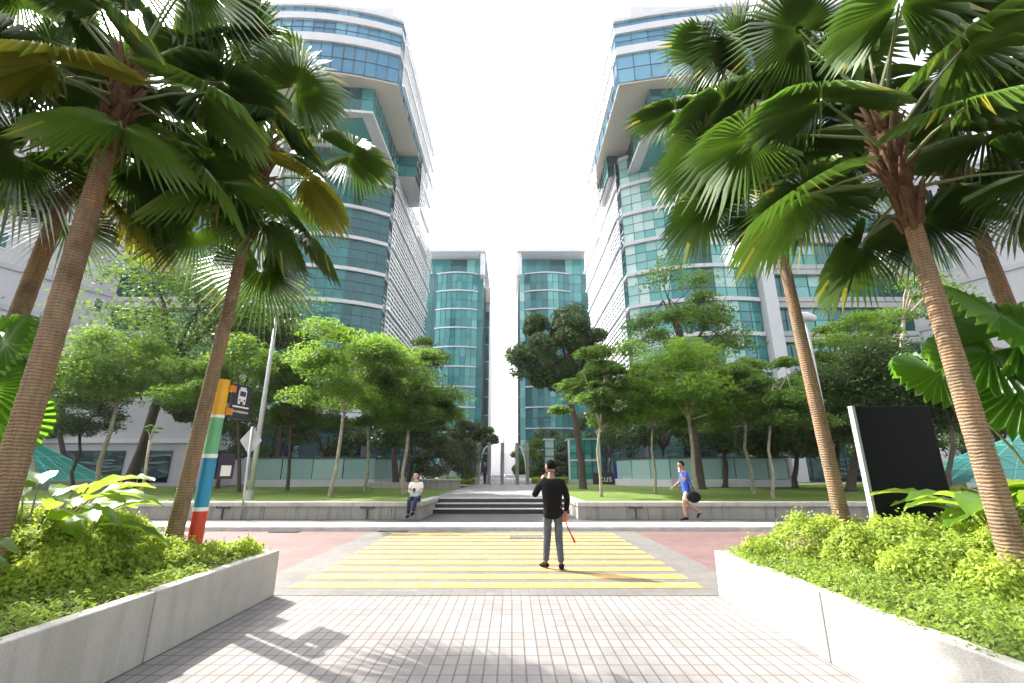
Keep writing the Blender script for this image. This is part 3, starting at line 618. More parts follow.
# ------------------------------------------------------------------ buildings
def arc(p0, p1, bulge, n):
    p0 = Vector((*p0, 0)); p1 = Vector((*p1, 0)); d = p1 - p0; nrm = Vector((d.y, -d.x, 0)).normalized()
    return [((p0 + d * t + nrm * bulge * 4 * t * (1 - t)).x, (p0 + d * t + nrm * bulge * 4 * t * (1 - t)).y) for t in [i / n for i in range(n + 1)]]
def split_path(path, step):
    outp = [path[0]]
    for a, c in zip(path[:-1], path[1:]):
        L = math.hypot(c[0] - a[0], c[1] - a[1]); k = max(1, round(L / step))
        for i in range(1, k + 1): outp.append((a[0] + (c[0] - a[0]) * i / k, a[1] + (c[1] - a[1]) * i / k))
    return outp
def glass_band(parent, path, z0, z1, rows, mat, seed, step=1.5, name='glass_band', mul=True, tilt=.012, bias=0.0, mulw=.07):
    rj = random.Random(seed); P = split_path(path, step); b = MB(); m = MB()
    zs = [z0 + (z1 - z0) * i / rows for i in range(rows + 1)]
    for i, (a, c) in enumerate(zip(P[:-1], P[1:])):
        nx, ny = c[1] - a[1], -(c[0] - a[0]); L = math.hypot(nx, ny); nx /= L; ny /= L
        colr = random.Random(seed // 100 * 31 + i // 2).random()
        for k in range(rows):
            j = [rj.uniform(-tilt, tilt) for _ in range(3)]; j.append(j[0] + j[2] - j[1])
            q = [(a[0], a[1], zs[k]), (c[0], c[1], zs[k]), (c[0], c[1], zs[k + 1]), (a[0], a[1], zs[k + 1])]
            b.face([(p[0] + nx * e, p[1] + ny * e, p[2]) for p, e in zip(q, j)], min(1, max(0, .8 * colr + .2 * rj.random() + bias)))
        if mul:
            m.box((a[0] + nx * .03, a[1] + ny * .03, (z0 + z1) / 2), (mulw, mulw * 1.3, z1 - z0), math.atan2(c[1] - a[1], c[0] - a[0]))
            for k in range(1, rows): m.seg((a[0] + nx * .03, a[1] + ny * .03, zs[k]), (c[0] + nx * .03, c[1] + ny * .03, zs[k]), .05, .04)
    o = b.build(name, mat, parent)
    if mul: m.build('mullions', M['mullion'], o)
    return o
def strip(parent, path, z0, z1, off, mat, name='spandrel', th=.5):
    b = MB(); n = len(path); nr = []
    for i in range(n):
        a = path[max(0, i - 1)]; c = path[min(n - 1, i + 1)]; dx, dy = c[0] - a[0], c[1] - a[1]; L = math.hypot(dx, dy); nr.append((dy / L, -dx / L))
    outer = [(p[0] + q[0] * off, p[1] + q[1] * off) for p, q in zip(path, nr)]; inner = [(p[0] - q[0] * (th - off), p[1] - q[1] * (th - off)) for p, q in zip(path, nr)]
    for i in range(n - 1):
        o0, o1, i0, i1 = outer[i], outer[i + 1], inner[i], inner[i + 1]
        b.face([(*o0, z0), (*o1, z0), (*o1, z1), (*o0, z1)]); b.face([(*o0, z1), (*o1, z1), (*i1, z1), (*i0, z1)]); b.face([(*i0, z0), (*i1, z0), (*o1, z0), (*o0, z0)])
        if i == 0: b.face([(*o0, z0), (*o0, z1), (*i0, z1), (*i0, z0)])
        if i == n - 2: b.face([(*o1, z0), (*i1, z0), (*i1, z1), (*o1, z1)])
    return b.build(name, mat, parent)
FH = 4.34; Z0 = 8.3
def big_building(s, label):
    def X(path):                                      # mirror a right-hand path; keep it running so its outside faces out
        return path if s > 0 else [(-p[0], p[1]) for p in reversed(path)]
    t = thing('office_building', label, 'building')
    x0 = 14.8 if s > 0 else 16.4; YE = 82; YC = 62
    curve = X(arc((x0, 54), (29.7, 51.3), 1.5, 12)); flat = X([(31.5, 52.2), (48.6, 52.2)]); side = X([(x0, YE), (x0, 54)])
    # cores
    b = MB(); b.prism([(s * p[0], p[1]) for p in ([(x0 + .6, 55.3), (29.8, 53.5), (47.4, 53.5), (47.4, YE), (x0 + .6, YE)] if s > 0 else [(x0 + .6, 55.3), (x0 + .6, YE), (47.4, YE), (47.4, 53.5), (29.8, 53.5)])], .3, 44.0); b.build('wall', M['panel'], t)
    for k in range(9):
        z = Z0 + k * FH
        if k < 8:
            zt = z + FH
            glass_band(t, curve, z + .34, zt - .12, 3, M['teal'], 100 * (3 + s) + k * 7, 1.55, mulw=.04, bias=.02)
            glass_band(t, flat, z + .75, zt - .65, 2, M['teal'], 1000 + 100 * (3 + s) + k * 7, 1.8, bias=-.08)
            glass_band(t, side, z + .3, zt - .3, 2, M['teal'], 2000 + 100 * (3 + s) + k * 7, 2.2, bias=-.12)
        strip(t, curve, z - .12, z + .34, .35, M['panel_white']); strip(t, side, z - .3, z + .3, .1, M['panel_white'])
        if k: strip(t, flat, z - .65, z - .02, .55, M['panel']); strip(t, flat, z - .02, z + .16, .15, M['mullion'], 'shadow_gap'); strip(t, flat, z + .16, z + .75, .38, M['panel'])
    b = MB(); b.box((s * 30.6, 51.2, 22.1), (1.5, 2.2, 43.6)); b.build('column', M['panel_white'], t, bevel=.05)
    # double height lobby under the facade
    lob = X(arc((x0 + .6, 52.6), (29.0, 50.4), 1.2, 8)); glass_band(t, lob, .6, 7.0, 2, M['dark_glass'], 77, 1.3, 'lobby_glass', mulw=.12)
    strip(t, lob, 7.0, 7.9, .9, M['panel_white'], 'canopy', 2.6)
    glass_band(t, X([(31.6, 52.9), (47.5, 52.9)]), .6, 7.5, 2, M['dark_glass'], 78 + s, 2.0, 'lobby_glass')
    glass_band(t, X([(x0 + .3, YE), (x0 + .3, 54.2)]), .6, 7.6, 2, M['dark_glass'], 79 + s, 2.0, 'lobby_glass')
    # overhanging crown block
    xe = 13.1 if s < 0 else 12.2; XB = 30 if s < 0 else 38
    crv = X(arc((xe, 42), (XB, 40.2), 1.0, 14)); edge = X([(xe, YC), (xe, 42)])
    poly = [(xe + .5, 42.6)] + [(p[0], p[1] + .6) for p in arc((xe + .5, 42), (XB, 40.2), 1.0, 8)[1:]] + [(XB, YC), (xe + .5, YC)]
    poly = [(s * p[0], p[1]) for p in poly]; poly = poly if s > 0 else poly[::-1]
    b = MB(); b.prism(poly, 44.42, 53.3); b.build('crown_block', M['panel'], t)
    pol2 = [(xe + .05, 42.05)] + [(p[0], p[1] + .1) for p in arc((xe + .05, 42), (XB, 40.2), 1.0, 8)[1:]] + [(XB, YC), (xe + .05, YC)]
    pol2 = [(s * p[0], p[1]) for p in pol2]; pol2 = pol2 if s > 0 else pol2[::-1]
    b = MB(); b.prism(pol2, 44.2, 44.41); b.build('soffit', M['soffit'], t)
    for z0, z1, kind in ((44.41, 48.2, 'g'), (48.2, 49.3, 'w'), (49.3, 51.3, 'g'), (51.3, 52.2, 'w'), (52.2, 53.2, 'g'), (53.2, 53.7, 'w')):
        if kind == 'g':
            glass_band(t, crv, z0, z1, 2 if z1 - z0 > 1.5 else 1, M['blue'], int(z0 * 10) + 50 * s, 1.6); glass_band(t, edge, z0, z1, 1, M['blue'], int(z0 * 11), 3.0)
        else: strip(t, crv, z0, z1, .3, M['panel_white'], 'white_band'); strip(t, edge, z0, z1, .12, M['panel_white'], 'white_band')
    b = MB(); b.box((s * 21, 54, 57), (11, 17, 7.2)); b.build('plant_room', M['panel_white'], t, bevel=.1)
    # glazed volume hung under the crown
    hx = 15.9; hb = 22.5 if s < 0 else 27
    hv = X([(hx, 56), (hx, 42.6), (hb, 41.9)])
    for z in (41.0,): glass_band(t, hv, z, z + 3.15, 2, M['teal'], 61 + int(z), 1.4, 'hung_glass', mulw=.04)
    strip(t, hv, 40.7, 41.0, .1, M['panel_white'], 'hung_base', 1.5)
    pol3 = [(s * a, c) for a, c in ((hx + .1, 42.8), (hb, 42.2), (hb, 56), (hx + .1, 56))]; pol3 = pol3 if s > 0 else pol3[::-1]
    b = MB(); b.prism(pol3, 40.8, 44.15, rnd=.74); b.build('hung_core', M['teal'], t)
    cb = X([(13.3, 62), (13.3, 54.3), (x0 - .02, 54.2)]); glass_band(t, cb, 41.0, 44.15, 2, M['teal'], 71, 1.4, 'corner_glass', bias=-.2, mulw=.04); b = MB(); b.box((s * (13.4 + x0 - .1) / 2, 58.2, 42.5), (x0 - 13.6, 7.5, 3.2)); b.build('corner_core', M['panel'], t)
    # white louvre screens, one per storey, along the side that faces the avenue
    def screen(xs, ya, yb, z0, z1, ns, tilt=.0):
        b = MB()
        for i in range(ns): b.box((s * xs, (ya + yb) / 2, z0 + (z1 - z0) * (i + .5) / ns), (.07, yb - ya, (z1 - z0) / ns * .45))
        y = ya + .06
        while y <= yb: b.box((s * (xs + .05), y, (z0 + z1) / 2), (.05, .09, z1 - z0)); y += 1.45
        b.box((s * (xs - .08), (ya + yb) / 2, z0), (.34, yb - ya, .3)); b.build('louvre_screen', M['screen'], t)
    for k in range(8): screen(x0 - .55, 54.1, 74 + k * 1.1, Z0 + k * FH + .1, Z0 + (k + 1) * FH - .25, 6)
    for z0, z1 in ((44.4, 47.2), (47.2, 50.2), (50.2, 53.4)): screen(xe - .5, 42.3, YC, z0, z1, 5)
    for z0, z1 in ((32.4, 36.6), (36.6, 40.8), (40.8, 44.2)): screen(xe - .3, 55.5, 62, z0, z1, 5)
    return t
big_building(-1, 'left glass office building with overhanging crown and louvred side')
big_building(1, 'right glass office building with overhanging crown and sunlit louvred side')
# lilac wings closing the lawn on both sides
def wing(s, label):
    t = thing('wing_building', label, 'building')
    A = (48.7, 52.3); Bq = (54.0, 41.5); Cq = (60, 30)
    def fx(p): return (s * p[0], p[1])
    poly = [fx(A), fx((80, 56)), fx((80, 24)), fx((64, 24)), fx(Cq), fx(Bq)]
    area = sum(poly[i][0] * poly[(i + 1) % 6][1] - poly[(i + 1) % 6][0] * poly[i][1] for i in range(6))
    poly = poly if area > 0 else poly[::-1]
    b = MB(); b.prism(poly, .3, 40.5); b.build('wall', M['lilac'], t)
    path = [fx(A), fx(Bq)] if s < 0 else [fx(Bq), fx(A)]
    if s > 0: path = [fx(A), fx(Bq)]
    # the outward side is the one facing the avenue axis
    d = Vector((fx(Bq)[0] - fx(A)[0], fx(Bq)[1] - fx(A)[1], 0)); n = Vector((d.y, -d.x, 0)).normalized()
    if n.x * s > 0: n = -n
    rz = math.atan2(d.y, d.x); L = d.length
    for k in range(1, 9):
        z = .6 + k * FH
        p = Vector((*fx(A), 0)) + d * .5 + n * .06
        b = MB(); b.box((p.x, p.y, z), (L, .3, .55), rz); b.build('floor_band', M['panel'], t)
        for i in range(4):
            q = Vector((*fx(A), 0)) + d * ((i + .5) / 4)
            f = MB(); f.box((q.x + n.x * .03, q.y + n.y * .03, z - 1.7), (.95, .1, 1.9), rz); fo = f.build('window', M['panel_white'], t)
            f = MB(); f.box((q.x + n.x * .06, q.y + n.y * .06, z - 1.7), (.7, .1, 1.65), rz, rnd=(i * 37 + k * 17) % 10 / 14); f.build('pane', M['dark_glass'], fo)
    P2 = [fx(Bq), fx(Cq)]
    dd = Vector((P2[1][0] - P2[0][0], P2[1][1] - P2[0][1], 0)); nn = Vector((dd.y, -dd.x, 0)).normalized()
    if nn.x * s > 0: P2 = P2[::-1]; nn = -nn
    P2 = [(p[0] + nn.x * .25, p[1] + nn.y * .25) for p in P2]
    for k in range(9): glass_band(t, P2, 1 + k * FH, 1 + (k + 1) * FH - .25, 3, M['teal'], 400 + k + 7 * s, 1.5, bias=-.05, mulw=.12)
    return t
wing(-1, 'pale lilac wing with small slit windows at the far left'); wing(1, 'pale lilac wing with small slit windows and teal grid at the far right')
# far towers at the end of the avenue
def far_tower(s, xa, xb, label):
    t = thing('office_tower', label, 'building'); Y = 96; cx = (xa + xb) / 2; w_ = xb - xa
    b = MB(); b.box((cx, Y + 13.5, 24.5), (w_ - .6, 26, 48.6)); b.build('wall', M['panel'], t)
    xi = xb if s < 0 else xa                          # avenue side
    b = MB(); b.box((cx - s * .0, Y + 11, 49.4), (w_ + 1.4, 30, 1.0)); b.box((xi, Y - 2.2, 46.2), (.9, 2.2, 5.4)); b.build('roof_slab', M['panel_white'], t, bevel=.05)
    b = MB()
    for i in range(22): b.box((xa + .4 + i * (w_ - .8) / 21, Y - 3.0, 50.2), (.12, .12, .6))
    b.box((cx, Y - 3.0, 50.5), (w_, .12, .12)); b.build('roof_rail', M['screen'], t)
    b = MB(); b.box((cx + s * 2, Y + 12, 51.5), (w_ * .5, 14, 3.2)); b.build('plant_room', M['panel_white'], t)
    ba = (xa + 4.5, xb - 1.2) if s < 0 else (xa + 1.2, xb - 4.5)
    bay = arc((ba[0], Y - .3), (ba[1], Y - .3), 1.0, 8)
    for k in range(10):
        z = 1.5 + k * FH; top = z + FH
        glass_band(t, bay, z, top, 2, M['teal'], 600 + k + 40 * s, 1.4, 'bay_glass')
        glass_band(t, [(xa, Y), (xb, Y)], z, top, 2, M['teal'], 700 + k + 40 * s, 1.8, tilt=.02, bias=-.05)
        sidep = [(xb + .02, Y), (xb + .02, Y + 26)] if s < 0 else [(xa - .02, Y + 26), (xa - .02, Y)]
        glass_band(t, sidep, z, top, 1, M['teal'], 800 + k, 3.0)
        strip(t, bay, top - .1, top + .12, .4, M['panel_white'], 'fin', .6)
    glass_band(t, [(xa, Y - .1), (xb, Y - .1)], 45.0, 48.7, 1, M['teal'], 900, 1.8, bias=.15)
    # lower strip volume behind, towards the gap
    xm = -6.9 if s < 0 else 2.75
    b = MB(); b.box((xm, Y + 22, 21.5), (2.6, 20, 43)); b.build('side_block', M['panel'], t)
    for k in range(9): glass_band(t, [(xm - 1.3, Y + 11.9), (xm + 1.3, Y + 11.9)], 1.5 + k * FH, 1.5 + (k + 1) * FH - .3, 2, M['teal'], 950 + k, 1.3)
    b = MB(); b.box((xm, Y + 14, 44.6), (2.7, 5, 4)); b.build('side_plant', M['soffit'], t)
    return t
far_tower(-1, -21.5, -6.6, 'far left glass tower beside the gap of sky'); far_tower(1, 1.7, 17.5, 'far right glass tower beside the gap of sky')
# far end of the avenue
t = thing('distant_block', 'pale low building at the far end of the gap', 'building', (-1.6, 330, 0))
b = MB(); b.box((0, 0, 7), (60, 14, 14)); b.build('wall', M['panel_white'], t)
b = MB(); b.box((-4, -8, 12), (1.2, 1.2, 24)); b.box((3.5, -8, 9.5), (.8, .8, 19)); b.build('mast', M['panel'], t)
# lilac annex at far left and its openings
t = thing('annex_building', 'low lilac annex with dark doorways behind the left lawn', 'building')
b = MB(); b.box((-34, 43, 4.2), (17, 6, 7.6)); b.build('wall', M['lilac'], t)
b = MB(); b.box((-34, 39.9, 4.1), (17, .4, .35)); b.build('ledge', M['panel_white'], t)
for x, w_ in ((-35.6, 5.2), (-30.2, 2.4)):
    b = MB(); b.box((x, 39.97, 2.0), (w_, .12, 2.6), rnd=.1); b.build('doorway', M['dark_glass'], t)
def pyramid(label, x, y, z, sx, sy, h, apx):
    t = thing('glass_pyramid', label, 'skylight', (x, y, z)); b = MB(); A = (apx, 0, h)
    c = [(-sx, -sy, .5), (sx, -sy, .5), (sx, sy, .5), (-sx, sy, .5)]
    for i in range(4): b.face([c[i], c[(i + 1) % 4], A], .25 + .15 * i)
    b.build('glass', M['green_glass'], t); f = MB(); A = Vector(A); c = [Vector(p) for p in c]
    for i in range(4):
        p, q = c[i], c[(i + 1) % 4]; f.tube([p, A], .06, 5); f.tube([p, q], .06, 5)
        for k in range(1, 4):
            e = k / 4; f.tube([p.lerp(A, e), q.lerp(A, e)], .04, 5); f.tube([p.lerp(q, e), p.lerp(A, .5).lerp(q.lerp(A, .5), e)], .035, 5); f.tube([p.lerp(q, e), p.lerp(A, e)], .035, 5)
    f.build('frame', M['green_frame'], t)
    b = MB(); b.box((0, 0, .22), (sx * 2.2, sy * 2.2, .56)); b.build('plinth', M['panel_white'], t)
M['green_frame'] = plain('sea_green_frame', (0.15, 0.48, 0.43), .4, 0, .05)
pyramid('teal glass pyramid skylight at the far left of the lawn', -30.2, 29, .55, 3.4, 2.4, 3.3, -.6)
pyramid('teal glass pyramid skylight at the far right behind the slab', 27.6, 26.5, .55, 4.4, 2.4, 3.1, 1.6)
# glass balustraded terraces
def terrace(label, path, z, back):
    t = thing('glass_terrace', label, 'terrace')
    for a, c in zip(path[:-1], path[1:]):
        L = math.hypot(c[0] - a[0], c[1] - a[1]); n = max(1, round(L / 1.9))
        for i in range(n):
            p = [a[j] + (c[j] - a[j]) * (i + .02) / n for j in (0, 1)]; q = [a[j] + (c[j] - a[j]) * (i + .98) / n for j in (0, 1)]
            b = MB(); b.seg((*p, z + 1.0), (*q, z + 1.0), .05, 1.3, rnd=random.random()); b.build('glass_panel', M['pale_glass'], t)
    strip(t, path, z - .15, z + .32, .2, M['panel_white'], 'plinth', .5); strip(t, path, z + 1.66, z + 1.78, .08, M['mullion'], 'rail', .16)
    b = MB(); P = path + back; b.prism(P, z - .1, z + .25); b.build('deck', M['plaza'], t)
terrace('left glass balustraded terrace behind the bright trees', [(-17.4, 31.5), (-9.2, 31.5), (-8.6, 36)], .75, [(-17.4, 44)])
terrace('right glass balustraded terrace behind the man in blue', [(8.0, 36), (8.5, 33.5), (10.5, 31.4), (16.8, 31.0), (18.5, 31.8)], .75, [(18.5, 44), (8, 44)])
terrace('short glass balustrade beside the left frangipani', [(-6.6, 42.5), (-3.4, 42.5)], .75, [(-3.4, 45), (-6.6, 45)])
t = thing('planter_block', 'low concrete block beside the plaza behind the sitting woman', 'bench', (-4.2, 27.5, .57))
b = MB(); b.box((0, 0, .25), (2.4, .6, .5)); b.build('body', M['wall'], t, bevel=.02); b = MB(); b.box((0, 0, .545), (2.5, .7, .09)); b.build('coping', M['cap'], t, bevel=.02)
b = MB(); b.box((-2.6, 0, .2), (2.8, .4, .4)); b.build('low_kerb', M['cap'], t, bevel=.02)
# teal glass kiosk and glass pillar
t = thing('glass_kiosk', 'teal glass kiosk right of the glass pillar', 'kiosk', (6.1, 41, .6)); b = MB()
glass_band(t, [(-1.25, -1.1), (1.35, -1.1)], .35, 3.6, 3, M['green_glass'], 5, .65, 'glass_wall'); glass_band(t, [(-1.25, 1.1), (-1.25, -1.1)], .35, 3.6, 3, M['green_glass'], 6, .7, 'glass_wall'); glass_band(t, [(1.35, -1.1), (1.35, 1.1)], .35, 3.6, 3, M['green_glass'], 8, .7, 'glass_wall')
b.box((.05, 0, 3.66), (2.75, 2.4, .12)); b.build('roof', M['green_frame'], t); b = MB(); b.box((.05, 0, .17), (2.8, 2.4, .36)); b.build('plinth', M['panel_white'], t)
b = MB(); b.box((-1.25, -1.12, 1.98), (.14, .14, 3.3)); b.box((1.35, -1.12, 1.98), (.14, .14, 3.3)); b.box((.05, -1.14, 1.9), (2.6, .1, .12)); b.build('frame', M['screen'], t)
t = thing('glass_pillar', 'tall frosted glass pillar behind the black-clad man', 'pillar', (3.2, 40.5, .6))
glass_band(t, [(-.4, -.35), (.4, -.35)], .2, 3.6, 5, M['pale_glass'], 3, .8, 'glass_wall'); glass_band(t, [(-.4, .35), (-.4, -.35)], .2, 3.6, 5, M['pale_glass'], 4, .8, 'glass_wall'); glass_band(t, [(.4, -.35), (.4, .35)], .2, 3.6, 5, M['pale_glass'], 9, .8, 'glass_wall')
b = MB(); b.box((0, 0, 3.66), (.95, .85, .1)); b.build('cap', M['panel_white'], t); b = MB(); b.box((0, 0, .1), (.9, .8, .2)); b.build('base', M['panel_white'], t)
# plaza poles and hoops
px = [-2.62, -1.78, -.76, .4, 1.2]
for x, lab in zip(px, ('leftmost grey plaza pole', 'second grey plaza pole from the left', 'middle grey plaza pole before the gap of sky', 'second grey plaza pole from the right', 'rightmost grey plaza pole')):
    t = thing('plaza_pole', lab + ' at the head of the steps', 'pole', (x, 36.6, .6), 0, 'grey poles on the plaza')
    b = MB(); b.tube([(0, 0, 0), (0, 0, 3.1)], .14, 12); b.build('shaft', M['wall'], t, smooth=False)
    b = MB(); b.tube([(0, 0, 0), (0, 0, .06)], .24, 12); b.build('base_ring', M['steel'], t); b = MB(); b.tube([(0, 0, 3.1), (0, 0, 3.16)], .16, 12); b.build('cap', M['steel'], t)
for xa, xb, lab in ((px[0], px[1], 'thin pale hoop joining the two left plaza poles'), (px[4], px[3], 'thin pale hoop joining the two right plaza poles')):
    b = MB(); d = xb - xa; b.tube([(xa + d * .17 + d * .7 * (1 - math.cos(a)), 36.6, 1.5 + 2.0 * math.sin(a)) for a in [math.pi * .08 * i for i in range(8)]], .045, 6)
    tag(b.build('hoop', M['screen'], smooth=True), lab, 'hoop')
# white barriers between the poles
def barrier_proto(x):
    t = thing('white_barrier', 'white slatted barrier between the plaza poles', 'barrier', (x, 38.6, .6), 0, 'white barriers across the plaza')
    b = MB(); b.box((0, 0, .62), (.72, .06, .22)); b.box((0, 0, .28), (.72, .06, .22)); b.build('rails', M['white'], t)
    b = MB(); b.box((-.33, 0, .38), (.06, .1, .76)); b.box((.33, 0, .38), (.06, .1, .76)); b.box((-.33, 0, .03), (.08, .4, .06)); b.box((.33, 0, .03), (.08, .4, .06)); b.build('legs', M['white'], t); return t
bp = barrier_proto(-2.2)
for i, (x, lab) in enumerate(((-1.28, 'white barrier between the second and middle plaza poles'), (-.2, 'white barrier just right of the middle plaza pole'), (.78, 'white barrier between the two right plaza poles'))):
    c = clone(bp); c.location.x = x; c['label'] = lab
bp['label'] = 'white barrier between the two left plaza poles'
# the lettered sign on the right lawn
def text(s_, size, mat, name, parent, loc, rz, ext=.01, align='CENTER'):
    cu = bpy.data.curves.new('t', 'FONT'); cu.body = s_; cu.size = size; cu.extrude = ext; cu.align_x = align
    ob = bpy.data.objects.new('t', cu); COL.objects.link(ob); dg = bpy.context.evaluated_depsgraph_get(); me = bpy.data.meshes.new_from_object(ob.evaluated_get(dg))
    bpy.data.objects.remove(ob); me.transform(Matrix.Rotation(math.pi / 2, 4, 'X')); me.materials.clear(); me.materials.append(mat); me.name = name
    o = bpy.data.objects.new(name, me); COL.objects.link(o); o.parent = parent; o.location = loc; o.rotation_euler = (0, 0, rz); return o
t = thing('letter_sign', 'white letters and blue panel sign beside the right glass terrace', 'sign', (7.3, 37, .6))
b = MB(); b.box((.1, .1, .45), (2.2, .1, .9)); b.build('backboard', M['asphalt'], t); text('cus', .75, M['white'], 'lettering', t, (.0, .02, .22), 0, .03)
b = MB(); b.box((1.0, .0, .8), (.62, .16, 1.5)); o = b.build('blue_panel', M['royal'], t, bevel=.02)
b = MB(); b.tube([(1.12, -.1, .95), (1.12, -.08, .95)], .2, 20); b.build('roundel', M['white'], o); b = MB(); b.tube([(1.12, -.115, .95), (1.12, -.1, .95)], .1, 16); b.build('roundel_centre', M['redp'], o)
# ------------------------------------------------------------------ street furniture
PX, PY = -4.07, 6.32
t = thing('bus_stop_pole', 'striped bus stop pole in yellow, green, blue and red with dark sign', 'bus stop', (PX, PY, .45))
zz = [0.0] + [at(220, v, PY).z - .45 for v in (511, 507, 458, 454, 418, 415, 380)]
mats = ('redp', 'white', 'bluep', 'white', 'green', 'white', 'yellow')
for i, (m, nm) in enumerate(zip(mats, ('red_band', 'white_ring', 'blue_band', 'white_ring', 'green_band', 'white_ring', 'yellow_band'))):
    b = MB(); b.tube([(0, 0, zz[i]), (0, 0, zz[i + 1])], .086 if 'ring' not in nm else .089, 20); b.build(nm, M[m], t)
rzp = R(80); c_ = Vector((math.cos(rzp), math.sin(rzp), 0)); n_ = Vector((math.sin(rzp), -math.cos(rzp), 0))
p = c_ * .3 + n_ * .07; zc = zz[7] - .27
b = MB(); b.box((p.x, p.y, zc), (.37, .03, .5), rzp); pn = b.build('sign_panel', M['navy'], t, bevel=.008)
for dz in (-.16, .16):
    b = MB(); q = c_ * .1 + n_ * .07; b.box((q.x, q.y, zc + dz), (.12, .05, .09), rzp); b.build('bracket', M['orange'], t)
def on(u_, v_): q = p + c_ * u_ + n_ * .018; return (q.x, q.y, zc + v_)
b = MB()
b.box(on(0, .09), (.15, .006, .17), rzp); b.box(on(0, .185), (.11, .006, .05), rzp); b.box(on(-.05, -.01), (.04, .006, .05), rzp); b.box(on(.05, -.01), (.04, .006, .05), rzp)
b.build('bus_pictogram', M['white'], pn)
def on2(u_, v_): q = p + c_ * u_ + n_ * .023; return (q.x, q.y, zc + v_)
b = MB(); b.box(on2(0, .115), (.11, .004, .07), rzp); b.box(on2(-.045, .025), (.025, .004, .022), rzp); b.box(on2(.045, .025), (.025, .004, .022), rzp); b.build('pictogram_window', M['navy'], pn)
b = MB(); b.box(on(0, -.075), (.31, .006, .022), rzp); b.build('rule_line', M['white'], pn)
text('BAS PERSIARAN', .046, M['white'], 'lettering', pn, on(0, -.16), rzp, .002)
b = MB(); q = c_ * .22 + n_ * .07; zt = at(224, 466, PY).z - .45; b.box((q.x, q.y, zt), (.3, .025, .34), rzp); tb = b.build('timetable_board', M['navy'], t)
b = MB(); q2 = q + n_ * .016; b.box((q2.x, q2.y, zt - .06), (.18, .006, .14), rzp); b.build('timetable_sheet', M['white'], tb)
b = MB(); q = c_ * .11; b.box((q.x, q.y, zt), (.06, .03, .05), rzp); b.build('bracket', M['steel'], t)
t = thing('road_sign', 'diamond road sign seen from its grey back, before the wall', 'road sign', (-8.42, 15.12, .12))
b = MB(); b.tube([(0, 0, 0), (-.1, 0, 2.85)], .034, 8); b.build('post', M['steel'], t, smooth=True)
b = MB(); b.v = [(-.1 + a, y, 2.42 + c) for y in (.04, .055) for a, c in ((0, -.46), (.36, 0), (0, .46), (-.36, 0))]; b.f = [(0, 1, 2, 3), (7, 6, 5, 4)] + [(i, i + 4, (i + 1) % 4 + 4, (i + 1) % 4) for i in range(4)]; b.r = [.5] * 6; b.m = [0] * 6
b.build('diamond_panel', M['steel'], t)
def lamp(label, x, y, z, top, hx, style):
    t = thing('lamp_post', label, 'street lamp', (x, y, z)); H = top - z
    b = MB(); b.tube([(0, 0, 0), (0, 0, H * .5), (0, 0, H - .15)], [.1, .085, .06], 12); b.build('post', M['steel'], t, smooth=True)
    b = MB(); b.tube([(0, 0, 0), (0, 0, .35)], .14, 12); b.build('base_sleeve', M['steel'], t)
    b = MB()
    if style: b.box((hx * .25, -.1, H - .02), (.85, .6, .12), .15); b.build('lamp_head', M['panel'], t, bevel=.03); b = MB(); b.tube([(0, 0, H - .2), (hx * .2, 0, H - .06)], .05, 8); b.build('arm', M['steel'], t)
    else:
        b.tube([(0, 0, H - .2), (0, 0, H), (-.12, -.1, H + .12)], .05, 8); b.build('arm', M['steel'], t)
        b = MB(); b.tube([(-.55, -.25, H + .12), (-.4, -.2, H + .16), (-.05, -.1, H + .16), (.35, 0, H + .12), (.45, 0, H + .1)], [.06, .16, .2, .15, .05], 10); b.build('lamp_head', M['panel_white'], t, smooth=True)
    return t
lamp('grey street lamp with flat head behind the left wall', -9.62, 17.6, .55, 7.95, .3, True)
lamp('street lamp with rounded pale head behind the right slender palm', 12.25, 18, .55, 7.6, -.3, False)
t = thing('monolith_sign', 'tall black blank slab sign with pale edge in the right planter', 'sign', (5.28, 6.38, .45))
b = MB(); b.box((.01, 0, 1.0), (1.03, .075, 1.96)); b.build('slab', M['black'], t, bevel=.006); b = MB(); b.box((-.53, 0, 1.0), (.04, .085, 1.97)); b.build('white_edge', M['panel'], t, bevel=.004)
# ------------------------------------------------------------------ people
def skin_mesh(V, E, rad, root=0, sub=2):
    me = bpy.data.meshes.new('s'); me.from_pydata([tuple(v) for v in V], E, []); ob = bpy.data.objects.new('s', me); COL.objects.link(ob)
    md = ob.modifiers.new('skin', 'SKIN'); md.use_smooth_shade = True
    for i, r_ in enumerate(rad): me.skin_vertices[0].data[i].radius = r_ if hasattr(r_, '__len__') else (r_, r_); me.skin_vertices[0].data[i].use_root = (i == root)
    s_ = ob.modifiers.new('sub', 'SUBSURF'); s_.levels = sub; s_.render_levels = sub
    dg = bpy.context.evaluated_depsgraph_get(); outm = bpy.data.meshes.new_from_object(ob.evaluated_get(dg)); bpy.data.objects.remove(ob); return outm
def put(me, name, mat, parent):
    me.name = name; me.materials.clear(); me.materials.append(mat); me.polygons.foreach_set('use_smooth', np.ones(len(me.polygons), dtype=bool)); o = bpy.data.objects.new(name, me); COL.objects.link(o); o.parent = parent; return o
def merge(ms):
    b = bmesh.new()
    for m in ms: b.from_mesh(m)
    me = bpy.data.meshes.new('m'); b.to_mesh(me); b.free(); return me
def blob(c, r_, rot=0.0, n=16, fn=None):
    b = bmesh.new(); bmesh.ops.create_uvsphere(b, u_segments=n, v_segments=n // 2 + 2, radius=1)
    for v in b.verts:
        p = v.co.copy()
        if fn: p = fn(p)
        p = Vector((p.x * r_[0], p.y * r_[1], p.z * r_[2])); p.rotate(Matrix.Rotation(rot, 3, 'Z')); v.co = p + Vector(c)
    me = bpy.data.meshes.new('b'); b.to_mesh(me); b.free(); return me
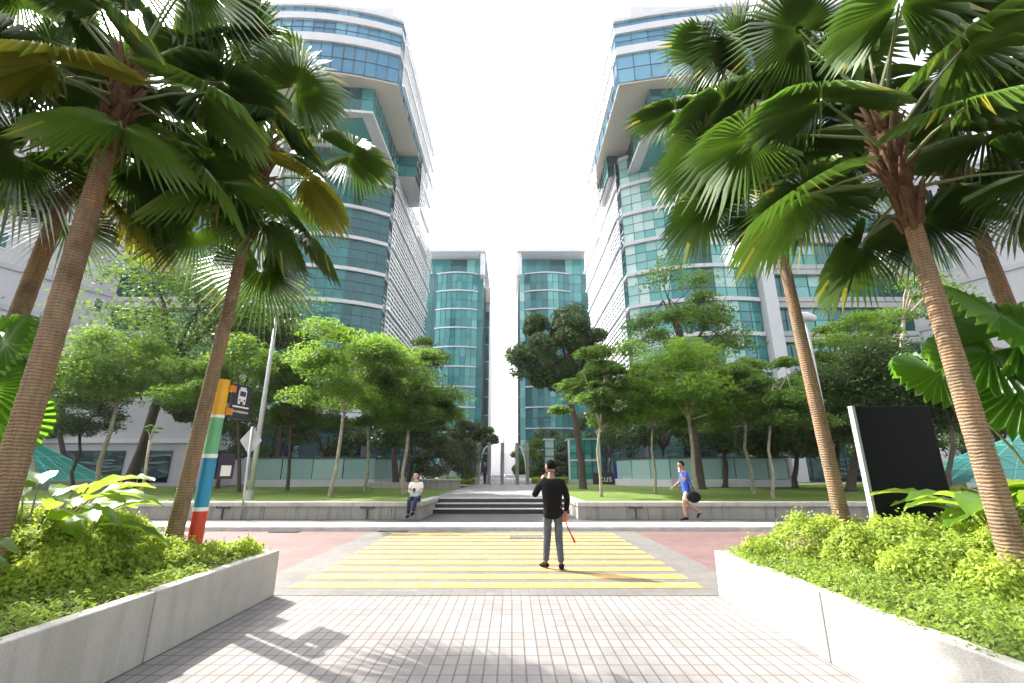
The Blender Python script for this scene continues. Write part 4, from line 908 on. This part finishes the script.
M['skin1'] = plain('brown_skin', (.3, .16, .1), .5, 0, .05); M['skin2'] = plain('tan_skin', (.5, .31, .22), .5, 0, .05); M['hair'] = plain('black_hair', (.006, .005, .005), .9, 0, .3, 20, .4, 1.2)
M['c_black'] = plain('black_cotton', (.006, .006, .007), .9, 0, .3, 9, .5, 1.3); M['c_jean'] = plain('grey_blue_denim', (.075, .095, .125), .8, 0, .25, 9); M['c_blue'] = plain('royal_blue_shirt', (.02, .07, .38), .8, 0, .1, 9)
M['c_khaki'] = plain('beige_shorts', (.48, .4, .3), .8, 0, .1, 9); M['c_white'] = plain('white_tshirt', (.72, .71, .7), .8, 0, .06, 9); M['c_navy'] = plain('navy_cloth', (.02, .03, .07), .8); M['c_teal'] = plain('pale_teal_bag', (.35, .55, .58), .7); M['c_coral'] = plain('coral_bag', (.75, .22, .08), .6); M['c_red'] = plain('red_strap', (.6, .08, .06), .6)
def hand(wr, dirv, palmn, s):
    d = Vector(dirv).normalized(); n = Vector(palmn); n = (n - d * n.dot(d)).normalized(); sd_ = d.cross(n); wr = Vector(wr); ms = []
    c = wr + d * .045 * s; V = [wr, wr + d * .05 * s, wr + d * .095 * s]; ms.append(skin_mesh(V, [(0, 1), (1, 2)], [(.024 * s, .018 * s), (.036 * s, .016 * s), (.034 * s, .014 * s)], 1, 1))
    for k, (o_, L) in enumerate(((-.027, .065), (-.009, .075), (.009, .07), (.027, .055))):
        a = wr + d * .085 * s + sd_ * o_ * s; ms.append(skin_mesh([a, a + (d * .55 + n * .12) * L * s, a + (d * .85 + n * .5) * L * s], [(0, 1), (1, 2)], [.0095 * s, .0088 * s, .007 * s], 0, 1))
    a = wr + d * .03 * s - sd_ * .028 * s; ms.append(skin_mesh([a, a + (-sd_ * .6 + d * .5) * .04 * s, a + (-sd_ * .6 + d * 1.1 + n * .3) * .06 * s], [(0, 1), (1, 2)], [.012 * s, .011 * s, .008 * s], 0, 1)); return ms
def person(label, loc, rz, J, skin, top, bottom, shoe, sleeve, legs, headrot=0.0, s=1.0, hair_long=False, group=None, tw=1.0):
    """J: joints in metres, facing +Y: pelvis, chest, shL, elL, wrL, shR ..., hipL, knL, anL, ..."""
    t = thing('person', label, 'person', loc, rz, group); g = lambda k: Vector(J[k])
    pel, che = g('pelvis'), g('chest'); up = (che - pel).normalized(); nb = che + up * .17; nk = nb + up * .07 + Vector((0, .015, 0)); wa = pel.lerp(che, .45); hd = nk + up * .13 + Vector((0, .03, 0))
    V = [pel, wa, che, nb, nk, nk + up * .06 + Vector((0, .01, 0))]; E = [(0, 1), (1, 2), (2, 3), (3, 4), (4, 5)]; r_ = [(.145 * tw, .105), (.125 * tw, .095), (.15 * tw, .105), (.085, .07), .052, .05]
    ms = []
    for q in 'LR':
        i = len(V); V += [g('sh' + q), g('el' + q), g('wr' + q)]; E += [(2, i), (i, i + 1), (i + 1, i + 2)]; r_ += [.058, .044, .026]
        i = len(V); V += [g('hip' + q), g('kn' + q), g('an' + q)]; E += [(0, i), (i, i + 1), (i + 1, i + 2)]; r_ += [.085, .058, .04]
    ms.append(skin_mesh(V, E, r_, 0))
    def face(p):
        if p.z < 0: p.x *= 1 + .35 * p.z * abs(p.z); p.y *= 1 + .15 * p.z
        if abs(p.x) < .25 and p.y > .6 and -.35 < p.z < .1: p.y *= 1.18
        return p
    ms.append(blob(hd, (.076, .097, .118), headrot, 20, face))
    fr = Matrix.Rotation(headrot, 3, 'Z')
    for e in (-1, 1): ms.append(blob(hd + fr @ Vector((e * .078, -.005, -.005)), (.012, .022, .033), headrot, 8))
    for q in 'LR':
        d = g('wr' + q) - g('el' + q); ms += hand(g('wr' + q), d, J.get('palm' + q, (0, 1, 0)), 1.0)
    put(merge(ms), 'body', skin, t)
    for e in (-1, 1): put(blob(hd + fr @ Vector((e * .03, .088, .012)), (.012, .008, .008), headrot, 8), 'eye', M['hair'], t)
    put(blob(hd + fr @ Vector((0, .09, -.055)), (.018, .006, .004), headrot, 8), 'mouth', M['skin1'], t)
    def hf(p):
        if p.y > .1 and p.z < .45: p.y = .1 + (p.y - .1) * .15; 
        if hair_long and p.z < -.1 and p.y > -.25: p.y = -.25 + (p.y + .25) * .1
        if p.z < -.25 and not hair_long: p.z = -.25 + (p.z + .25) * .25
        return p
    put(blob(hd + fr @ Vector((0, -.014, .014)), (.086, .106, .123 if not hair_long else .15), headrot, 20, hf), 'hair', M['hair'], t)
    k = .016; V = [pel - up * .17, pel - up * .02, wa, che, che + up * .13]; E = [(0, 1), (1, 2), (2, 3), (3, 4)]; rr = [(.2 * tw, .165), (.175 * tw + k * .3, .135), (.15 * tw + k, .115 + k), (.158 * tw + k, .11 + k), (.1, .08)]
    for q in 'LR':
        i = len(V); sh, el, wr = g('sh' + q), g('el' + q), g('wr' + q); V.append(sh); E.append((3, i)); rr.append(.075)
        if sleeve == 'long': V += [el, el.lerp(wr, .9)]; E += [(i, i + 1), (i + 1, i + 2)]; rr += [.058, .042]
        else: V += [sh.lerp(el, .62)]; E += [(i, i + 1)]; rr += [.068]
    put(skin_mesh(V, E, rr, 0), 'shirt', top, t)
    V = [pel + up * .14, pel]; E = [(0, 1)]; rr = [(.142 * tw, .105), (.155 * tw, .115)]
    for q in 'LR':
        i = len(V); h, kn, an = g('hip' + q), g('kn' + q), g('an' + q); V += [h]; E += [(1, i)]; rr += [.088]
        if legs == 'long': V += [kn, kn.lerp(an, .95)]; E += [(i, i + 1), (i + 1, i + 2)]; rr += [.072, .056]
        else: V += [h.lerp(kn, .85)]; E += [(i, i + 1)]; rr += [.088]
    put(skin_mesh(V, E, rr, 0), 'trousers' if legs == 'long' else 'shorts', bottom, t)
    for q in 'LR':
        an = g('an' + q); toe = Vector(J.get('toe' + q, an + Vector((0, .19, -.05)))); d = (toe - an).normalized()
        heel = an - Vector((d.x, d.y, 0)) * .06 + Vector((0, 0, -.045)); put(skin_mesh([an + Vector((0, 0, .01)), heel, an.lerp(toe, .5) + Vector((0, 0, -.015)), toe], [(0, 1), (0, 2), (2, 3)], [.05, .035, (.045, .036), (.042, .026)], 0), 'shoe', shoe, t)
    return t
manJ = dict(pelvis=(0, 0, .93), chest=(-.01, .02, 1.26), shL=(-.19, .02, 1.38), elL=(-.31, .1, 1.14), wrL=(-.16, .2, 1.42), shR=(.18, .01, 1.37), elR=(.25, -.03, 1.1), wrR=(.23, .03, .87), hipL=(-.09, 0, .88), knL=(-.1, .05, .49), anL=(-.13, .06, .085), hipR=(.09, 0, .88), knR=(.09, -.0, .48), anR=(.1, -.12, .085), toeL=(-.2, .23, .035), toeR=(.14, .06, .035), palmL=(.6, .3, 0), palmR=(-1, 0, 0))
mx, my = .7, 8.28
person('man in black shirt and grey jeans seen from behind on the crossing', (mx, my, .0), R(4), manJ, M['skin1'], M['c_black'], M['c_jean'], M['c_black'], 'long', 'long', R(35), tw=1.08)
b = MB(); b.box((0, 0, .03), (.12, .05, .09)); b.box((0, 0, .085), (.09, .035, .03)); o = b.build('carried_bag', M['c_coral'], bevel=.02); o.location = (mx + .21, my + .07, .76); tag(o, 'orange pouch in the hand of the black-clad man', 'bag')
b = MB(); b.tube([(0, 0, .0), (.05, 0, -.14), (.1, .01, -.24), (.16, .0, -.36), (.13, .01, -.3)], [.012, .012, .014, .022, .01], 6); b.build('strap', M['c_red'], o)
p = thing('phone', 'dark phone held to the face of the black-clad man', 'phone', (mx - .13, my + .24, 1.5)); b = MB(); b.box((0, 0, 0), (.075, .012, .15), .6); b.build('case', M['black'], p); b = MB(); b.box((.004, .007, 0), (.066, .004, .135), .6); b.build('screen', M['dark_glass'], p)
blueJ = dict(pelvis=(0, 0, .93), chest=(0, .03, 1.27), shL=(-.18, .03, 1.39), elL=(-.24, .12, 1.15), wrL=(-.13, .17, 1.42), shR=(.18, .03, 1.38), elR=(.25, .1, 1.12), wrR=(.24, .32, .98), hipL=(-.08, 0, .88), knL=(-.09, .16, .5), anL=(-.08, .12, .1), hipR=(.08, 0, .88), knR=(.09, -.02, .5), anR=(.08, -.36, .24), toeL=(-.08, .32, .04), toeR=(.08, -.26, .08), palmL=(.8, 0, 0), palmR=(-.6, 0, .6))
bx_, by_ = 5.38, 14.75
person('man in blue T-shirt and shorts walking along the pavement with phone', (bx_, by_, .12), R(90), blueJ, M['skin1'], M['c_blue'], M['c_khaki'], M['c_black'], 'short', 'short', 0)
t = thing('shoulder_bag', 'black shoulder bag at the hip of the man in blue', 'bag', (bx_ + .12, by_ - .22, .82))
put(blob((0, 0, 0), (.22, .1, .17), 0, 16), 'bag_body', M['c_black'], t)
b = MB(); b.tube([(-.12, .02, .12), (-.1, .06, .35), (-.08, .2, .6), (.02, .34, .63), (.1, .4, .4), (.12, .2, .1)], .014, 6); b.build('strap', M['c_black'], t)
b = MB(); b.box((bx_ - .21, by_ - .1, 1.62), (.012, .07, .14)); b.box((bx_ - .217, by_ - .1, 1.625), (.004, .062, .12)); tag(b.build('phone', M['white']), 'pale phone held to the ear of the man in blue', 'phone')
sitJ = dict(pelvis=(0, -.02, .12), chest=(0, .06, .44), shL=(-.165, .07, .55), elL=(-.2, .16, .3), wrL=(-.06, .3, .3), shR=(.165, .07, .55), elR=(.2, .16, .3), wrR=(.06, .3, .3), hipL=(-.09, .04, .1), knL=(-.07, .42, .12), anL=(.0, .34, -.3), hipR=(.09, .04, .1), knR=(.12, .43, .1), anR=(.16, .32, -.38), toeL=(.02, .5, -.36), toeR=(.16, .5, -.43), palmL=(.5, 0, .5), palmR=(-.5, 0, .5))
wx, wy = -3.08, 15.42
person('woman in white T-shirt sitting on the wall end looking at phone', (wx, wy, .635), R(180), sitJ, M['skin2'], M['c_white'], M['c_navy'], M['c_black'], 'short', 'long', 0, hair_long=True, tw=.85)
b = MB(); b.box((wx, wy - .36, .99), (.08, .03, .13)); b.box((wx, wy - .342, .99), (.07, .004, .115)); tag(b.build('phone', M['black']), 'black phone in the hands of the sitting woman', 'phone')
b = MB(); b.box((wx, wy - .25, .87), (.26, .2, .13)); o = b.build('handbag', M['c_teal'], bevel=.03); tag(o, 'pale teal bag on the lap of the sitting woman', 'bag')
b = MB(); b.tube([(wx - .1, wy - .25, .93), (wx - .05, wy - .3, 1.0), (wx + .05, wy - .3, 1.0), (wx + .1, wy - .25, .93)], .01, 6); b.build('bag_handle', M['white'], o)
person('distant walker in navy beside the left plaza poles', (-2.15, 37.8, .6), R(150), dict(manJ, elL=(-.25, 0, 1.1), wrL=(-.24, .06, .87)), M['skin2'], M['c_navy'], M['c_navy'], M['c_black'], 'long', 'long', 0)

# the office blocks across the street behind the viewer: seen mirrored in the glass facades
for lab, cx, yy, wd, nb in (('tall banded office block across the street mirrored in the left facade', -36, -80, 54, 15), ('lower banded office block across the street mirrored in the right facade', 34, -84, 48, 15)):
    t = thing('opposite_building', lab, 'building', (cx, yy, 0))
    b = MB(); b.box((0, -9, nb * 2.2 + 1), (wd, 18, nb * 4.4 + 2)); b.build('wall', M['panel'], t)
    for k in range(nb):
        b = MB(); b.box((0, .05, 3.4 + k * 4.4), (wd - 1, .25, 2.5)); b.build('window_band', M['dark_glass'], t)
hz = MB(); hz.box((0, 150, 59), (900, 620, 120.2)); hz = hz.build('haze', [])
hm, ht, ho = new_mat('pale_haze'); pv = ht.nodes.new('ShaderNodeVolumePrincipled'); pv.inputs['Color'].default_value = (.95, .97, 1, 1); pv.inputs['Density'].default_value = 0.00025; pv.inputs['Anisotropy'].default_value = 0.3
ht.links.new(pv.outputs[0], ho.inputs['Volume']); hz.data.materials.append(hm); hz['kind'] = 'stuff'
